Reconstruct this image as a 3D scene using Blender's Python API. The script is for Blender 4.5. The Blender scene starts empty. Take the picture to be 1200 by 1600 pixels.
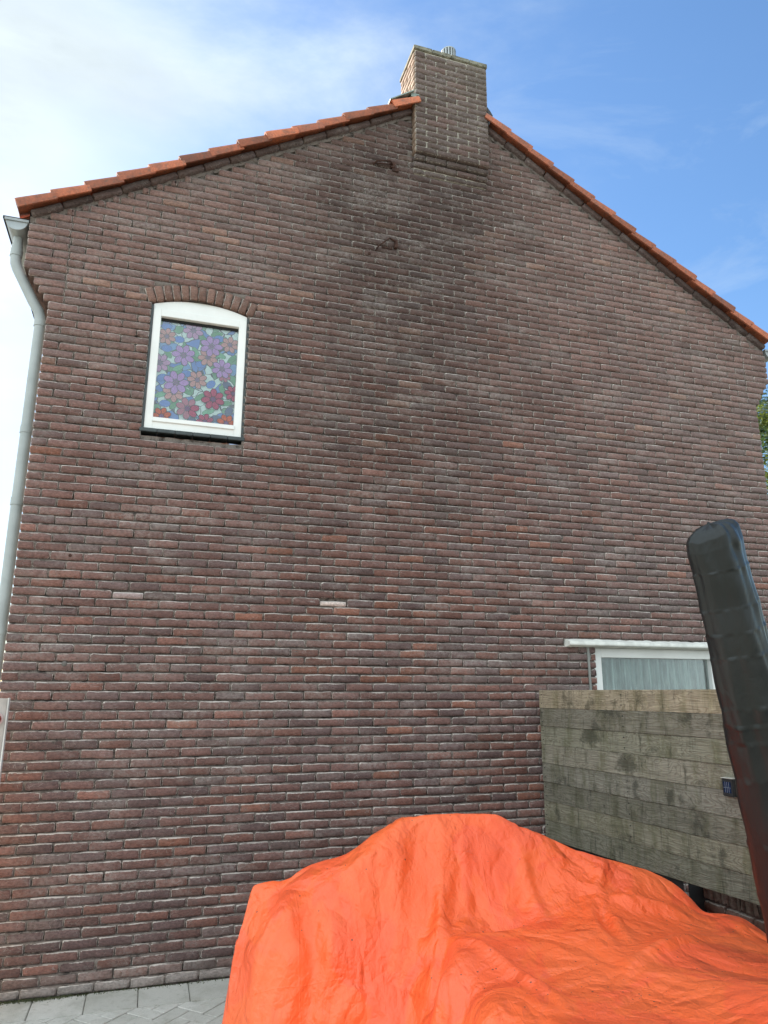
import bpy, bmesh, math, random
import numpy as np
from mathutils import Vector, Matrix
R = math.radians
random.seed(7); rng = np.random.default_rng(7)
scn = bpy.context.scene
COL = scn.collection

# ------------------------------------------------------------------ camera
FPX, YAW, PITCH, ROLL = 1131.92, .304991, .245088, .0016841
CAM = (0.965847, -5.599828, 1.875296)
cd = bpy.data.cameras.new('camera'); cam = bpy.data.objects.new('camera', cd); COL.objects.link(cam)
cd.sensor_fit = 'VERTICAL'; cd.sensor_height = 36; cd.lens = FPX*36/1600
cd.clip_start = .05; cd.clip_end = 2000
cam.location = CAM
cam.matrix_world = Matrix.Translation(CAM) @ Matrix.Rotation(-YAW, 4, 'Z') @ Matrix.Rotation(math.pi/2+PITCH, 4, 'X') @ Matrix.Rotation(ROLL, 4, 'Z')
scn.camera = cam

# ------------------------------------------------------------------ light
SUN = Vector((-.36, .74, .60)).normalized()
elev = math.asin(SUN.z); az = math.atan2(SUN.x, SUN.y)
ld = bpy.data.lights.new('sun', 'SUN'); ld.energy = 3.3; ld.angle = R(.55); ld.color = (1, .93, .82)
lo = bpy.data.objects.new('sun', ld); COL.objects.link(lo)
lo.rotation_euler = SUN.to_track_quat('Z', 'Y').to_euler(); lo.location = (-8, 12, 14)
scn.view_settings.view_transform = 'Standard'; scn.view_settings.look = 'None'
scn.view_settings.exposure = 2.0; scn.view_settings.gamma = 1

world = bpy.data.worlds.new('World'); scn.world = world; world.use_nodes = True
def build_world():
    nt = world.node_tree; N = nt.nodes; L = nt.links; N.clear()
    out = N.new('ShaderNodeOutputWorld'); bg = N.new('ShaderNodeBackground')
    sky = N.new('ShaderNodeTexSky'); sky.sky_type = 'NISHITA'; sky.sun_disc = False
    sky.sun_elevation = elev; sky.sun_rotation = az; sky.air_density = 1.0; sky.dust_density = .35; sky.ozone_density = 1.6
    tc = N.new('ShaderNodeTexCoord')
    mp = N.new('ShaderNodeMapping'); mp.inputs['Scale'].default_value = (1.0, 1.0, 2.6); mp.inputs['Rotation'].default_value = (0, R(24), R(35))
    L.new(tc.outputs['Generated'], mp.inputs[0])
    n1 = N.new('ShaderNodeTexNoise'); n1.inputs['Scale'].default_value = 1.7; n1.inputs['Detail'].default_value = 9; n1.inputs['Roughness'].default_value = .60; n1.inputs['Distortion'].default_value = .35
    L.new(mp.outputs[0], n1.inputs['Vector'])
    dot = N.new('ShaderNodeVectorMath'); dot.operation = 'DOT_PRODUCT'; L.new(tc.outputs['Generated'], dot.inputs[0])
    dot.inputs[1].default_value = Vector((-.77, -.60, .10)).normalized()
    add = N.new('ShaderNodeMath'); add.operation = 'MULTIPLY_ADD'; L.new(dot.outputs['Value'], add.inputs[0]); add.inputs[1].default_value = .9; L.new(n1.outputs['Fac'], add.inputs[2])
    rp = N.new('ShaderNodeMapRange'); rp.interpolation_type = 'SMOOTHSTEP'
    L.new(add.outputs[0], rp.inputs[0]); rp.inputs[1].default_value = -.06; rp.inputs[2].default_value = .38; rp.inputs[3].default_value = .03; rp.inputs[4].default_value = .96
    mw = N.new('ShaderNodeMapping'); mw.inputs['Scale'].default_value = (1, 2.2, 5.5); mw.inputs['Rotation'].default_value = (R(20), R(38), R(15)); L.new(tc.outputs['Generated'], mw.inputs[0])
    n3 = N.new('ShaderNodeTexNoise'); n3.inputs['Scale'].default_value = 2.2; n3.inputs['Detail'].default_value = 8; n3.inputs['Roughness'].default_value = .62; n3.inputs['Distortion'].default_value = .5; L.new(mw.outputs[0], n3.inputs['Vector'])
    rw = N.new('ShaderNodeMapRange'); rw.interpolation_type = 'SMOOTHSTEP'; L.new(n3.outputs['Fac'], rw.inputs[0]); rw.inputs[1].default_value = .46; rw.inputs[2].default_value = .74; rw.inputs[3].default_value = 0; rw.inputs[4].default_value = .17
    mxm = N.new('ShaderNodeMath'); mxm.operation = 'MAXIMUM'; L.new(rp.outputs[0], mxm.inputs[0]); L.new(rw.outputs[0], mxm.inputs[1])
    mix = N.new('ShaderNodeMix'); mix.data_type = 'RGBA'; L.new(mxm.outputs[0], mix.inputs[0])
    hs = N.new('ShaderNodeHueSaturation'); hs.inputs['Saturation'].default_value = 1.20; hs.inputs['Value'].default_value = .575
    L.new(sky.outputs[0], hs.inputs['Color']); L.new(hs.outputs[0], mix.inputs[6])
    n2 = N.new('ShaderNodeTexNoise'); n2.inputs['Scale'].default_value = 2.6; n2.inputs['Detail'].default_value = 7; n2.inputs['Roughness'].default_value = .55; L.new(mp.outputs[0], n2.inputs['Vector'])
    r2 = N.new('ShaderNodeMapRange'); L.new(n2.outputs['Fac'], r2.inputs[0]); r2.inputs[1].default_value = .3; r2.inputs[2].default_value = .7; r2.inputs[3].default_value = .80; r2.inputs[4].default_value = 1.12
    cc = N.new('ShaderNodeVectorMath'); cc.operation = 'SCALE'; cc.inputs[0].default_value = (2.25, 2.55, 2.68); 
    r3 = N.new('ShaderNodeMapRange'); L.new(add.outputs[0], r3.inputs[0]); r3.inputs[1].default_value = .35; r3.inputs[2].default_value = 1.25; r3.inputs[3].default_value = 1; r3.inputs[4].default_value = 2.0  # unseen clouds behind the camera brightened to light the wall and tarpaulin
    m3 = N.new('ShaderNodeMath'); m3.operation = 'MULTIPLY'; L.new(r2.outputs[0], m3.inputs[0]); L.new(r3.outputs[0], m3.inputs[1]); L.new(m3.outputs[0], cc.inputs['Scale']); L.new(cc.outputs[0], mix.inputs[7])
    L.new(mix.outputs[2], bg.inputs[0]); bg.inputs[1].default_value = .105
    L.new(bg.outputs[0], out.inputs[0])
build_world()

# ------------------------------------------------------------------ helpers
def cam_px(X, Y, Z):
    X = X-CAM[0]; Y = Y-CAM[1]; Z = Z-CAM[2]
    c, s = math.cos(YAW), math.sin(YAW); xr = c*X-s*Y; fw = s*X+c*Y
    c2, s2 = math.cos(PITCH), math.sin(PITCH); d = c2*fw+s2*Z; u = -s2*fw+c2*Z
    return 600+FPX*xr/d, 800-FPX*u/d, d

def link_mesh(name, verts, faces, mat=None, parent=None, smooth=False, attrs=None, mats=None, midx=None):
    me = bpy.data.meshes.new(name); me.from_pydata([tuple(map(float, v)) for v in verts], [], [tuple(int(i) for i in f) for f in faces])
    if mats:
        for m in mats: me.materials.append(m)
        if midx is not None: me.polygons.foreach_set('material_index', midx)
    elif mat: me.materials.append(mat)
    if smooth: me.polygons.foreach_set('use_smooth', [True]*len(me.polygons))
    if attrs:
        for k, (typ, data) in attrs.items():
            a = me.attributes.new(k, typ, 'POINT')
            a.data.foreach_set('value' if typ == 'FLOAT' else 'color', np.asarray(data, dtype=np.float32).ravel())
    me.update()
    o = bpy.data.objects.new(name, me); COL.objects.link(o)
    if parent: o.parent = parent
    return o

def empty(name, loc=(0, 0, 0), parent=None):
    o = bpy.data.objects.new(name, None); COL.objects.link(o); o.location = loc; o.empty_display_size = .1
    if parent: o.parent = parent
    return o
def tag(o, label=None, cat=None, group=None, kind=None):
    if label: o['label'] = label
    if cat: o['category'] = cat
    if group: o['group'] = group
    if kind: o['kind'] = kind
    return o

class MB:
    def __init__(s): s.v = []; s.f = []
    def add(s, v, f):
        b = len(s.v); s.v += [tuple(p) for p in v]; s.f += [tuple(i+b for i in q) for q in f]; return s
    def box(s, x0, x1, y0, y1, z0, z1, M=None, jit=0):
        v = [(x, y, z) for x in (x0, x1) for y in (y0, y1) for z in (z0, z1)]
        if jit: v = [tuple(c+random.uniform(-jit, jit) for c in p) for p in v]
        if M is not None: v = [tuple(M @ Vector(p)) for p in v]
        return s.add(v, [(0, 1, 3, 2), (4, 6, 7, 5), (0, 4, 5, 1), (2, 3, 7, 6), (0, 2, 6, 4), (1, 5, 7, 3)])
    def tube(s, pts, r, n=12, caps=True, rs=None):
        pts = [Vector(p) for p in pts]; V = []; F = []
        up = None
        for i, p in enumerate(pts):
            t = (pts[min(i+1, len(pts)-1)]-pts[max(i-1, 0)]).normalized()
            if up is None:
                up = t.orthogonal().normalized()
            up = (up-t*up.dot(t)).normalized(); w = t.cross(up)
            rr = rs[i] if rs else r
            for k in range(n):
                a = 2*math.pi*k/n; V.append(p+(up*math.cos(a)+w*math.sin(a))*rr)
        for i in range(len(pts)-1):
            for k in range(n):
                a = i*n+k; b = i*n+(k+1) % n; F.append((a, b, b+n, a+n))
        if caps: F.append(tuple(range(n))[::-1]); F.append(tuple(range((len(pts)-1)*n, len(pts)*n)))
        return s.add(V, F)
    def build(s, name, mat=None, parent=None, smooth=False, bevel=0, seg=2):
        o = link_mesh(name, s.v, s.f, mat, parent, smooth)
        if bevel:
            bm = bmesh.new(); bm.from_mesh(o.data)
            bmesh.ops.recalc_face_normals(bm, faces=bm.faces)
            bmesh.ops.bevel(bm, geom=bm.edges[:], offset=bevel, segments=seg, affect='EDGES', clamp_overlap=True)
            bm.to_mesh(o.data); bm.free()
        if smooth: autosmooth(o)
        return o
def autosmooth(o, ang=40):
    me = o.data
    me.polygons.foreach_set('use_smooth', [True]*len(me.polygons))
    try: me.set_sharp_from_angle(angle=R(ang))
    except Exception: pass

# ------------------------------------------------------------------ materials
class NT:
    def __init__(s, name):
        s.m = bpy.data.materials.new(name); s.m.use_nodes = True; s.nt = s.m.node_tree; s.N = s.nt.nodes; s.L = s.nt.links
        s.N.clear(); s.out = s.N.new('ShaderNodeOutputMaterial'); s.bsdf = s.N.new('ShaderNodeBsdfPrincipled'); s.L.new(s.bsdf.outputs[0], s.out.inputs[0])
    def pos(s, obj=False):
        if obj: return s.N.new('ShaderNodeTexCoord').outputs['Object']
        return s.N.new('ShaderNodeNewGeometry').outputs['Position']
    def map(s, v, scale=(1, 1, 1), loc=(0, 0, 0), rot=(0, 0, 0)):
        n = s.N.new('ShaderNodeMapping'); s.L.new(v, n.inputs[0]); n.inputs['Scale'].default_value = scale; n.inputs['Location'].default_value = loc; n.inputs['Rotation'].default_value = rot; return n.outputs[0]
    def noise(s, v, scale, detail=4, rough=.55, dist=0):
        n = s.N.new('ShaderNodeTexNoise'); s.L.new(v, n.inputs['Vector']); n.inputs['Scale'].default_value = scale; n.inputs['Detail'].default_value = detail; n.inputs['Roughness'].default_value = rough; n.inputs['Distortion'].default_value = dist; return n.outputs['Fac']
    def vor(s, v, scale, feature='F1', out='Distance', rnd=1):
        n = s.N.new('ShaderNodeTexVoronoi'); n.feature = feature; s.L.new(v, n.inputs['Vector']); n.inputs['Scale'].default_value = scale; n.inputs['Randomness'].default_value = rnd; return n.outputs[out]
    def ramp(s, f, a, b, lo=0., hi=1., smooth=True):
        n = s.N.new('ShaderNodeMapRange'); n.interpolation_type = 'SMOOTHSTEP' if smooth else 'LINEAR'; s.L.new(f, n.inputs[0])
        for i, v in enumerate((a, b, lo, hi)): n.inputs[i+1].default_value = v
        return n.outputs[0]
    def math(s, op, a, b=None, c=None):
        n = s.N.new('ShaderNodeMath'); n.operation = op
        for i, v in enumerate((a, b, c)):
            if v is None: continue
            if isinstance(v, (int, float)): n.inputs[i].default_value = v
            else: s.L.new(v, n.inputs[i])
        return n.outputs[0]
    def mix(s, f, a, b, mode='MIX'):
        n = s.N.new('ShaderNodeMix'); n.data_type = 'RGBA'; n.blend_type = mode
        for i, v in ((0, f), (6, a), (7, b)):
            if isinstance(v, (int, float)): n.inputs[i].default_value = v
            elif isinstance(v, tuple): n.inputs[i].default_value = (*v, 1) if len(v) == 3 else v
            else: s.L.new(v, n.inputs[i])
        return n.outputs[2]
    def attr(s, name, typ='GEOMETRY', out='Color'):
        n = s.N.new('ShaderNodeAttribute'); n.attribute_type = typ; n.attribute_name = name; return n.outputs[out]
    def objrand(s): return s.N.new('ShaderNodeObjectInfo').outputs['Random']
    def color(s, c):
        if isinstance(c, tuple): s.bsdf.inputs['Base Color'].default_value = (*c, 1)
        else: s.L.new(c, s.bsdf.inputs['Base Color'])
        return s
    def rough(s, r):
        if isinstance(r, (int, float)): s.bsdf.inputs['Roughness'].default_value = r
        else: s.L.new(r, s.bsdf.inputs['Roughness'])
        return s
    def bump(s, h, strength=.5, dist=.005):
        n = s.N.new('ShaderNodeBump'); n.inputs['Strength'].default_value = strength; n.inputs['Distance'].default_value = dist; s.L.new(h, n.inputs['Height'])
        if s.bsdf.inputs['Normal'].is_linked: s.L.new(s.bsdf.inputs['Normal'].links[0].from_socket, n.inputs['Normal'])
        s.L.new(n.outputs[0], s.bsdf.inputs['Normal']); return s
    def spec(s, v): s.bsdf.inputs['Specular IOR Level'].default_value = v; return s

def simple(name, c, rough=.5, metal=0, var=.12, scale=6, bump=.15, spec=.5):
    t = NT(name); p = t.pos(); n = t.noise(p, scale, 6)
    k = t.ramp(n, .3, .7, 1-var, 1+var)
    t.color(t.mix(1., (*c,), t.comb(k) if False else k, 'MULTIPLY'))
    t.rough(rough); t.bsdf.inputs['Metallic'].default_value = metal; t.spec(spec)
    if bump: t.bump(t.noise(p, scale*20, 4), bump, .002)
    return t.m

def mat_brick(name, rimcol=(.66, .60, .54), rimamt=.85):
    t = NT(name); p = t.pos()
    add = t.N.new('ShaderNodeVectorMath'); add.operation = 'ADD'
    t.L.new(t.attr('bcol'), add.inputs[0]); t.L.new(t.attr('tone', 'OBJECT'), add.inputs[1])
    base = add.outputs[0]
    fine = t.noise(t.map(p, (1, 1, 1.8)), 55, 6, .7)
    base = t.mix(1., base, t.ramp(fine, .25, .75, .62, 1.38), 'MULTIPLY')
    blot = t.noise(p, 16, 5, .6)
    base = t.mix(t.ramp(blot, .52, .72, 0, .45), base, (.12, .085, .078))
    # dark fire-flash and soot patches, sized like the stains on the wall
    # pale lime bloom drifting over the wall
    bl = t.noise(t.map(p, (.8, 1, 1.9)), 2.1, 7, .62, .4); st = t.noise(p, 38, 5, .75)
    bloom = t.math('MULTIPLY', t.ramp(bl, .44, .70), t.ramp(st, .34, .64))
    base = t.mix(t.math('MULTIPLY', bloom, .42), base, (.42, .37, .34))
    # scratches of lime along hand-moulding creases
    v = t.vor(t.map(p, (1, 1, 2.6), rot=(0, .5, 0)), 19, 'DISTANCE_TO_EDGE')
    crease = t.math('MULTIPLY', t.ramp(v, .0, .022, 1, 0), t.ramp(t.noise(p, 9, 3), .50, .60))
    base = t.mix(t.math('MULTIPLY', crease, .6), base, (.42, .39, .36))
    # mortar smear on the arrises, plus the lit upper edge painted pale
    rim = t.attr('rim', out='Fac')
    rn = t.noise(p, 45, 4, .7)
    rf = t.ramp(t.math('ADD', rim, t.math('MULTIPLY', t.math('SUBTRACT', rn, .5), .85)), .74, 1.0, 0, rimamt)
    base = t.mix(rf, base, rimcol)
    t.color(base); t.rough(.88); t.spec(.3)
    t.bump(t.noise(p, 28, 3, .6), .55, .009)
    t.bump(t.math('ADD', t.noise(p, 110, 6, .75), t.math('MULTIPLY', t.ramp(v, 0, .03, 1, 0), -.25)), .8, .004)
    return t.m
def mat_mortar(name, c, dark):
    t = NT(name); p = t.pos()
    n = t.noise(p, 14, 6, .65); n2 = t.noise(p, 120, 5, .7)
    d = t.math('MULTIPLY', t.ramp(n, .50, .64), t.ramp(n2, .3, .6, .6, 1))
    c2 = t.mix(d, c, dark)
    t.color(t.mix(1., c2, t.ramp(n2, .3, .7, .75, 1.2), 'MULTIPLY')); t.rough(.95); t.spec(.2)
    t.bump(n2, .8, .004)
    return t.m

M = {}
M['brick'] = mat_brick('brick')
M['chimney_brick'] = mat_brick('chimney_brick', (.60, .56, .48), .7)
M['mortar'] = mat_mortar('mortar', (.20, .168, .148), (.045, .038, .034))
M['mortar_light'] = mat_mortar('chimney_mortar', (.58, .54, .46), (.34, .31, .25))
M['white'] = simple('white_paint', (.82, .82, .79), .38, var=.05, scale=3, bump=.06)
M['grey_pvc'] = simple('grey_pvc', (.36, .39, .385), .42, var=.10, scale=5, bump=.05)
M['zinc'] = simple('zinc', (.36, .39, .40), .45, .3, .15, 7, .1)
M['slate'] = simple('black_glazed_tile', (.028, .036, .036), .3, var=.3, scale=9, bump=.2)
M['dark'] = simple('plain_black', (.012, .012, .012), .8, bump=0)
M['rust'] = simple('rusty_iron', (.060, .026, .017), .85, .2, .5, 60, .8)
M['lead'] = simple('weathered_lead', (.24, .29, .26), .6, .3, .4, 14, .5)
M['black_lead'] = simple('bitumen_flashing', (.03, .03, .032), .6, 0, .4, 14, .5)
M['concrete'] = simple('painted_concrete', (.70, .69, .64), .8, var=.14, scale=10, bump=.5)

def mat_tile():
    t = NT('clay_tile'); p = t.pos(); r = t.objrand()
    n = t.noise(p, 9, 6, .65); n2 = t.noise(p, 60, 5, .7)
    c = t.mix(t.ramp(r, 0, 1, 0, 1, False), (.54, .155, .070), (.36, .110, .057))
    c = t.mix(t.ramp(n, .42, .68, 0, .75), c, (.24, .09, .055))
    c = t.mix(t.math('MULTIPLY', t.ramp(t.noise(p, 24, 6, .75), .50, .66), .55), c, (.11, .095, .075)); c = t.mix(1., c, t.ramp(t.math('FRACT', t.math('MULTIPLY', r, 13.3)), 0, 1, .55, 1.2, False), 'MULTIPLY')
    c = t.mix(1., c, t.ramp(n2, .25, .75, .75, 1.25), 'MULTIPLY')
    t.color(c); t.rough(.72); t.bump(n2, .5, .003); return t.m
M['tile'] = mat_tile()
def mat_wood():
    t = NT('weathered_board'); p = t.pos(True); r = t.objrand()
    off = t.N.new('ShaderNodeVectorMath'); off.operation = 'ADD'; t.L.new(p, off.inputs[0])
    cb = t.N.new('ShaderNodeCombineXYZ'); t.L.new(t.math('MULTIPLY', r, 17), cb.inputs[1]); t.L.new(t.math('MULTIPLY', r, 7.3), cb.inputs[2]); t.L.new(cb.outputs[0], off.inputs[1])
    q = off.outputs[0]
    knots = t.vor(t.map(q, (1, .9, 4.2)), 2.0)
    warp = t.noise(t.map(q, (1, 1.0, 6)), 1.6, 3, .5, .6)
    g = t.math('ADD', t.math('MULTIPLY', warp, 9), t.math('MULTIPLY', t.ramp(knots, .0, .42, 1, 0), 1.9))
    rings = t.math('SINE', t.math('MULTIPLY', g, 14))
    fib = t.noise(t.map(q, (30, 2.2, 95)), 1.6, 5, .6)
    stain = t.noise(t.map(q, (1, 3.2, 1.1)), 2.3, 6, .65); drip = t.noise(t.map(q, (1, 15, 2.2)), 1.3, 6, .7)
    c = t.mix(t.ramp(fib, .3, .7), (.20, .182, .152), (.345, .315, .265))
    c = t.mix(t.math('MULTIPLY', t.ramp(rings, .35, 1), .42), c, (.085, .066, .048))
    c = t.mix(t.math('MULTIPLY', t.ramp(knots, .03, .07, 1, 0), .7), c, (.06, .042, .03))
    c = t.mix(t.math('MULTIPLY', t.ramp(stain, .44, .66), .6), c, (.115, .11, .062))
    c = t.mix(t.math('MULTIPLY', t.math('MULTIPLY', t.ramp(drip, .50, .70), t.ramp(t.noise(q, 60, 4, .8), .45, .62)), .75), c, (.32, .30, .21))
    c = t.mix(t.math('MULTIPLY', t.ramp(drip, .47, .28), .8), c, (.05, .05, .036))
    c = t.mix(t.math('MULTIPLY', t.ramp(t.noise(q, 3.0, 6, .7), .54, .64), .7), c, (.06, .058, .045))
    c = t.mix(1., c, t.attr('shade', 'OBJECT'), 'MULTIPLY')
    t.color(c); t.rough(.9); t.spec(.25)
    t.bump(t.math('ADD', fib, t.math('MULTIPLY', rings, .3)), .7, .004); t.bump(t.noise(q, 90, 4), .3, .002)
    return t.m
M['wood'] = mat_wood()
M['gate_wood'] = simple('greyed_gate_wood', (.40, .36, .33), .8, var=.15, scale=8, bump=.4)

# ------------------------------------------------------------------ brick geometry
W, H = .22, .0650977
J = .0088; BACK = .03
def brick_ring(w, h, r, ins, y, rg, wob):
    pts = []
    x0, x1, z0, z1 = -w/2+ins, w/2-ins, -h/2+ins, h/2-ins; r = max(r, .001)
    pts = [(x0, z0+r), (x0+r, z0), (x0+w*.33, z0), (x0+w*.62, z0), (x1-r, z0), (x1, z0+r), (x1, z1-r), (x1-r, z1), (x0+w*.62, z1), (x0+w*.33, z1), (x0+r, z1), (x0, z1-r)]
    return [(x+a, y+b, z+c) for (x, z), (a, b, c) in zip(pts, wob)]
def brick_mesh(w, h, rg, back=BACK, rough=1.0):
    wob = rg.normal(0, 1, (12, 3))*np.array([.0018, .0, .0015])*rough
    wob2 = wob+rg.normal(0, 1, (12, 3))*np.array([.0008, .0013, .0008])*rough
    rr = rg.uniform(.004, .009)
    b = rg.uniform(.0085, .0130)
    V = brick_ring(w, h, rr, 0, back, rg, wob)+brick_ring(w, h, rr, 0, .0005, rg, wob)+brick_ring(w, h, rr*.8, b, -.0095, rg, wob2)
    F = []
    for k in range(2):
        for i in range(12):
            j = (i+1) % 12; F.append((k*12+i, k*12+j, (k+1)*12+j, (k+1)*12+i))
    F.append(tuple(range(24, 36)))
    F = [f for f in F]
    rim = [.2]*12+[.84 if 1 <= i <= 4 else (1.27 if 7 <= i <= 10 else .93) for i in range(12)]+[.50 if 6 <= i <= 11 else .30 for i in range(12)]  # upper edges paler, lower ones darker: light from above put into the rim
    return V, F, rim
def brick_tone(x, z, rg):
    """colour of one brick: burnt purple-brown with redder and greyer zones as on the wall"""
    s = lambda a, b, c, d: math.exp(-((x-a)/c)**2-((z-b)/d)**2)
    red = .08+.28*s(3.2, 2.6, 1.6, 1.1)+.25*s(3.6, 1.3, 1.4, .9)+.10*s(.9, .8, 1.2, .8)
    if z > 4: red *= .55
    u = rg.random()
    base = np.array((.185, .108, .090))
    if u < red*.9: base = np.array((.215, .112, .086))*rg.uniform(.8, 1.15)
    elif u < red+.012 and z < 4.2: base = np.array((.25, .118, .080))*rg.uniform(.8, 1.1)
    elif u < red+.24: base = np.array((.150, .100, .090))
    elif u < red+.29: base = np.array((.165, .122, .108))
    g = min(1, max(0, (z-3.2)/3.2))
    grey = np.array((.225, .160, .134))
    base = base*(1-.55*g)+grey*.55*g
    if rg.random() < .05*g: base = np.array((.26, .165, .125))
    soot = .46*s(2.75, 6.3, .9, .85)+.42*s(3.0, 5.1, 1.2, 1.5)+.36*s(3.5, 6.75, 1.2, .7)+.20*s(2.5, 3.4, 1.6, 1.2)+.25*s(1.4, 4.2, 3, .6)*0
    damp = .25*s(.6, 1.5, 1.2, 1.0)*0
    base = base*(1-min(.62, soot))
    base = base*rg.uniform(.82, 1.16)*np.array((1.09, 1.03, 1.07))*(1-.20*max(0, min(1, (3.2-z)/2.2)))
    pale = .55*s(6.3, 4.2, 1.1, 1.4)+.3*s(5.5, 2.9, 1.6, .8)+.25*s(1.5, 1.8, 1.6, .5)*(rg.random() > .5)
    base = base*(1-pale*.4)+np.array((.25, .205, .19))*pale*.4
    if z < .07: base = base*.4+np.array((.26, .245, .225))*.8
    elif z < .13 : base = base*.8+np.array((.24, .225, .20))*.2
    return base

RAKE_L = lambda x: 5.63+.585*x
RAKE_R = lambda x: 9.708-.605*x
def rake(x): return min(RAKE_L(x), RAKE_R(x))
XR = 31*W
def edge(k):      # wall half-overhang of a course (eaves corbel)
    return 0 if k < 74 else min(.205, (k-73)*.041)
CHX0, CHX1 = 3.015, 3.785

house = empty('brick_house', (XR/2, 0, 0))
tag(house, 'brown brick end-gable house with orange verge tiles and one flowered window', 'house')
def hpart(o): o.parent = house; o.matrix_parent_inverse = Matrix.Translation((-XR/2, 0, 0)); return o
H_OFF = Matrix.Translation((-XR/2, 0, 0))
def wmat(q):
    Mb = Matrix.LocRotScale(q.location, q.rotation_euler, q.scale)
    return Mb if q.parent is None else wmat(q.parent) @ q.matrix_parent_inverse @ Mb
def adopt(o, parent):            # parent without moving the geometry
    o.parent = parent; o.matrix_parent_inverse = wmat(parent).inverted()
    return o

WIN1 = (.757, 1.540, 3.870, 4.945)
WIN2 = (4.672, 6.02, .95, 2.272)
def openings(k):
    z0, z1 = k*H, (k+1)*H; zc = (z0+z1)/2; o = []
    if 3.80 < zc < 4.945: o.append((WIN1[0], WIN1[1]))
    elif 4.945 <= zc < 5.00: o.append((.715, 1.585))
    elif 5.00 <= zc < 5.075: o.append((.700, 1.60))
    elif 5.075 <= zc < 5.14: o.append((.80, 1.49))
    if .95 < zc < 2.272: o.append((WIN2[0], WIN2[1]))
    elif 2.272 <= zc < 2.33: o.append((4.36, 6.35))
    if k >= 105: o.append((CHX0+.002, CHX1-.002))
    return o

def course_bricks():
    out = []
    for k in range(0, 119):
        z0 = k*H; zm = z0+H; e = edge(k)
        xs = []
        n = 0.0 if k % 2 else .5
        seg = []
        if k % 2:
            seg = [(i*W, (i+1)*W) for i in range(31)]
        else:
            seg = [(0, W/2)]+[((i+.5)*W, (i+1.5)*W) for i in range(30)]+[(30.5*W, 31*W)]
        seg = list(seg)
        if e:
            a, b = seg[0]; ll = b+e
            if ll > W*1.25: seg[0] = (-e, b-W*.55-.0); seg.insert(1, (b-W*.55, b))
            else: seg[0] = (-e, b)
            a, b = seg[-1]
            if b+e-a > W*1.25: seg[-1] = (a, a+W*.55); seg.append((a+W*.55, b+e))
            else: seg[-1] = (a, b+e)
        for (a, b) in seg:
            a2 = a+J/2+(0 if a <= -e+1e-6 else 0); b2 = b-J/2
            if a <= -e+1e-6: a2 = a
            if b >= XR+e-1e-6: b2 = b
            parts = [(a2, b2)]
            for (o0, o1) in openings(k):
                np_ = []
                for (p, q) in parts:
                    if q <= o0 or p >= o1: np_.append((p, q))
                    else:
                        if p < o0-.03: np_.append((p, o0-.002))
                        if q > o1+.03: np_.append((o1+.002, q))
                parts = np_
            for (p, q) in parts:
                # clip against the rake using the brick's upper corners
                zt = zm
                while q-p > .03 and RAKE_L(p) < zt-.008: p += .02
                while q-p > .03 and RAKE_R(q) < zt-.008: q -= .02
                if q-p > .045: out.append((p, q, k))
    return out
BR = course_bricks()
OUTL = [(365, 1600), (372, 1480), (385, 1440), (400, 1378), (455, 1370), (480, 1352), (545, 1330), (600, 1290), (632, 1273), (740, 1266), (800, 1280), (850, 1300), (905, 1325), (960, 1340), (1200, 1457)]
def in_view(x, z):
    u, v, d = cam_px(x, -.005, z)
    if u < 2 or u > 1198 or v < 2 or v > 1598: return False
    if u > 843 and v > 1077: return False
    if u > 365 and v > np.interp(u, [p[0] for p in OUTL], [p[1] for p in OUTL]): return False
    if v > 1095 and u < 16: return False
    if u > 1068 and v > 815: return False
    return True
def px_area(p, q, k):
    a = cam_px(p, 0, k*H); b = cam_px(q, 0, k*H); c = cam_px(p, 0, (k+1)*H)
    return abs(b[0]-a[0])*abs(c[1]-a[1])
rank = sorted([b for b in BR if in_view((b[0]+b[1])/2, (b[2]+.5)*H)], key=lambda b: -px_area(*b))
single = set(rank[:290])
ODD = {(39, 3): ((.30, .235, .225), -.007, .86), (39, 10): ((.40, .34, .31), -.006, .80)}
# shared meshes for the single bricks: full and half lengths
fullw = W-J
variants = []
for i in range(28):
    V, F, rim = brick_mesh(fullw, H-J, np.random.default_rng(100+i))
    me = bpy.data.meshes.new('brick'); me.from_pydata([tuple(map(float, v)) for v in V], [], F)
    me.materials.append(M['brick']); me.polygons.foreach_set('use_smooth', [True]*len(me.polygons))
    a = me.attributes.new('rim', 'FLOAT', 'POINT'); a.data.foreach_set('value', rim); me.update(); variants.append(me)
wall = None
SV = []; SF = []; SC = []; SR = []
singles = []
for (p, q, k) in BR:
    xc, zc, w = (p+q)/2, (k+.5)*H, q-p
    tone = brick_tone(xc, zc, rng)
    dy = float(rng.normal(0, .0016)); dz = float(rng.normal(0, .0011)); ta = float(rng.normal(0, .0045)); hs = 1.0
    n = round(p/W-.0)
    if k == 39 and abs(p/W-3) < .1: tone, dz, hs = np.array((.36, .26, .25)), -.008, .74
    if k == 39 and abs(p/W-10) < .1: tone, dz, hs = np.array((.62, .50, .45)), -.010, .68
    if (p, q, k) in single:
        singles.append((xc, dy, zc+dz, w/fullw, hs, ta, tuple(float(c) for c in tone)))
    else:
        V, F, rim = brick_mesh(w, (H-J)*hs, rng)
        b = len(SV); ca, sa = math.cos(ta), math.sin(ta)
        tw = float(rng.normal(0, .008))
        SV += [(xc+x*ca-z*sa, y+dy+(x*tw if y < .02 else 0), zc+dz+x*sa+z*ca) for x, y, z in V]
        SF += [tuple(i+b for i in f) for f in F]; SC += [(*tone, 1)]*len(V); SR += rim

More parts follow.
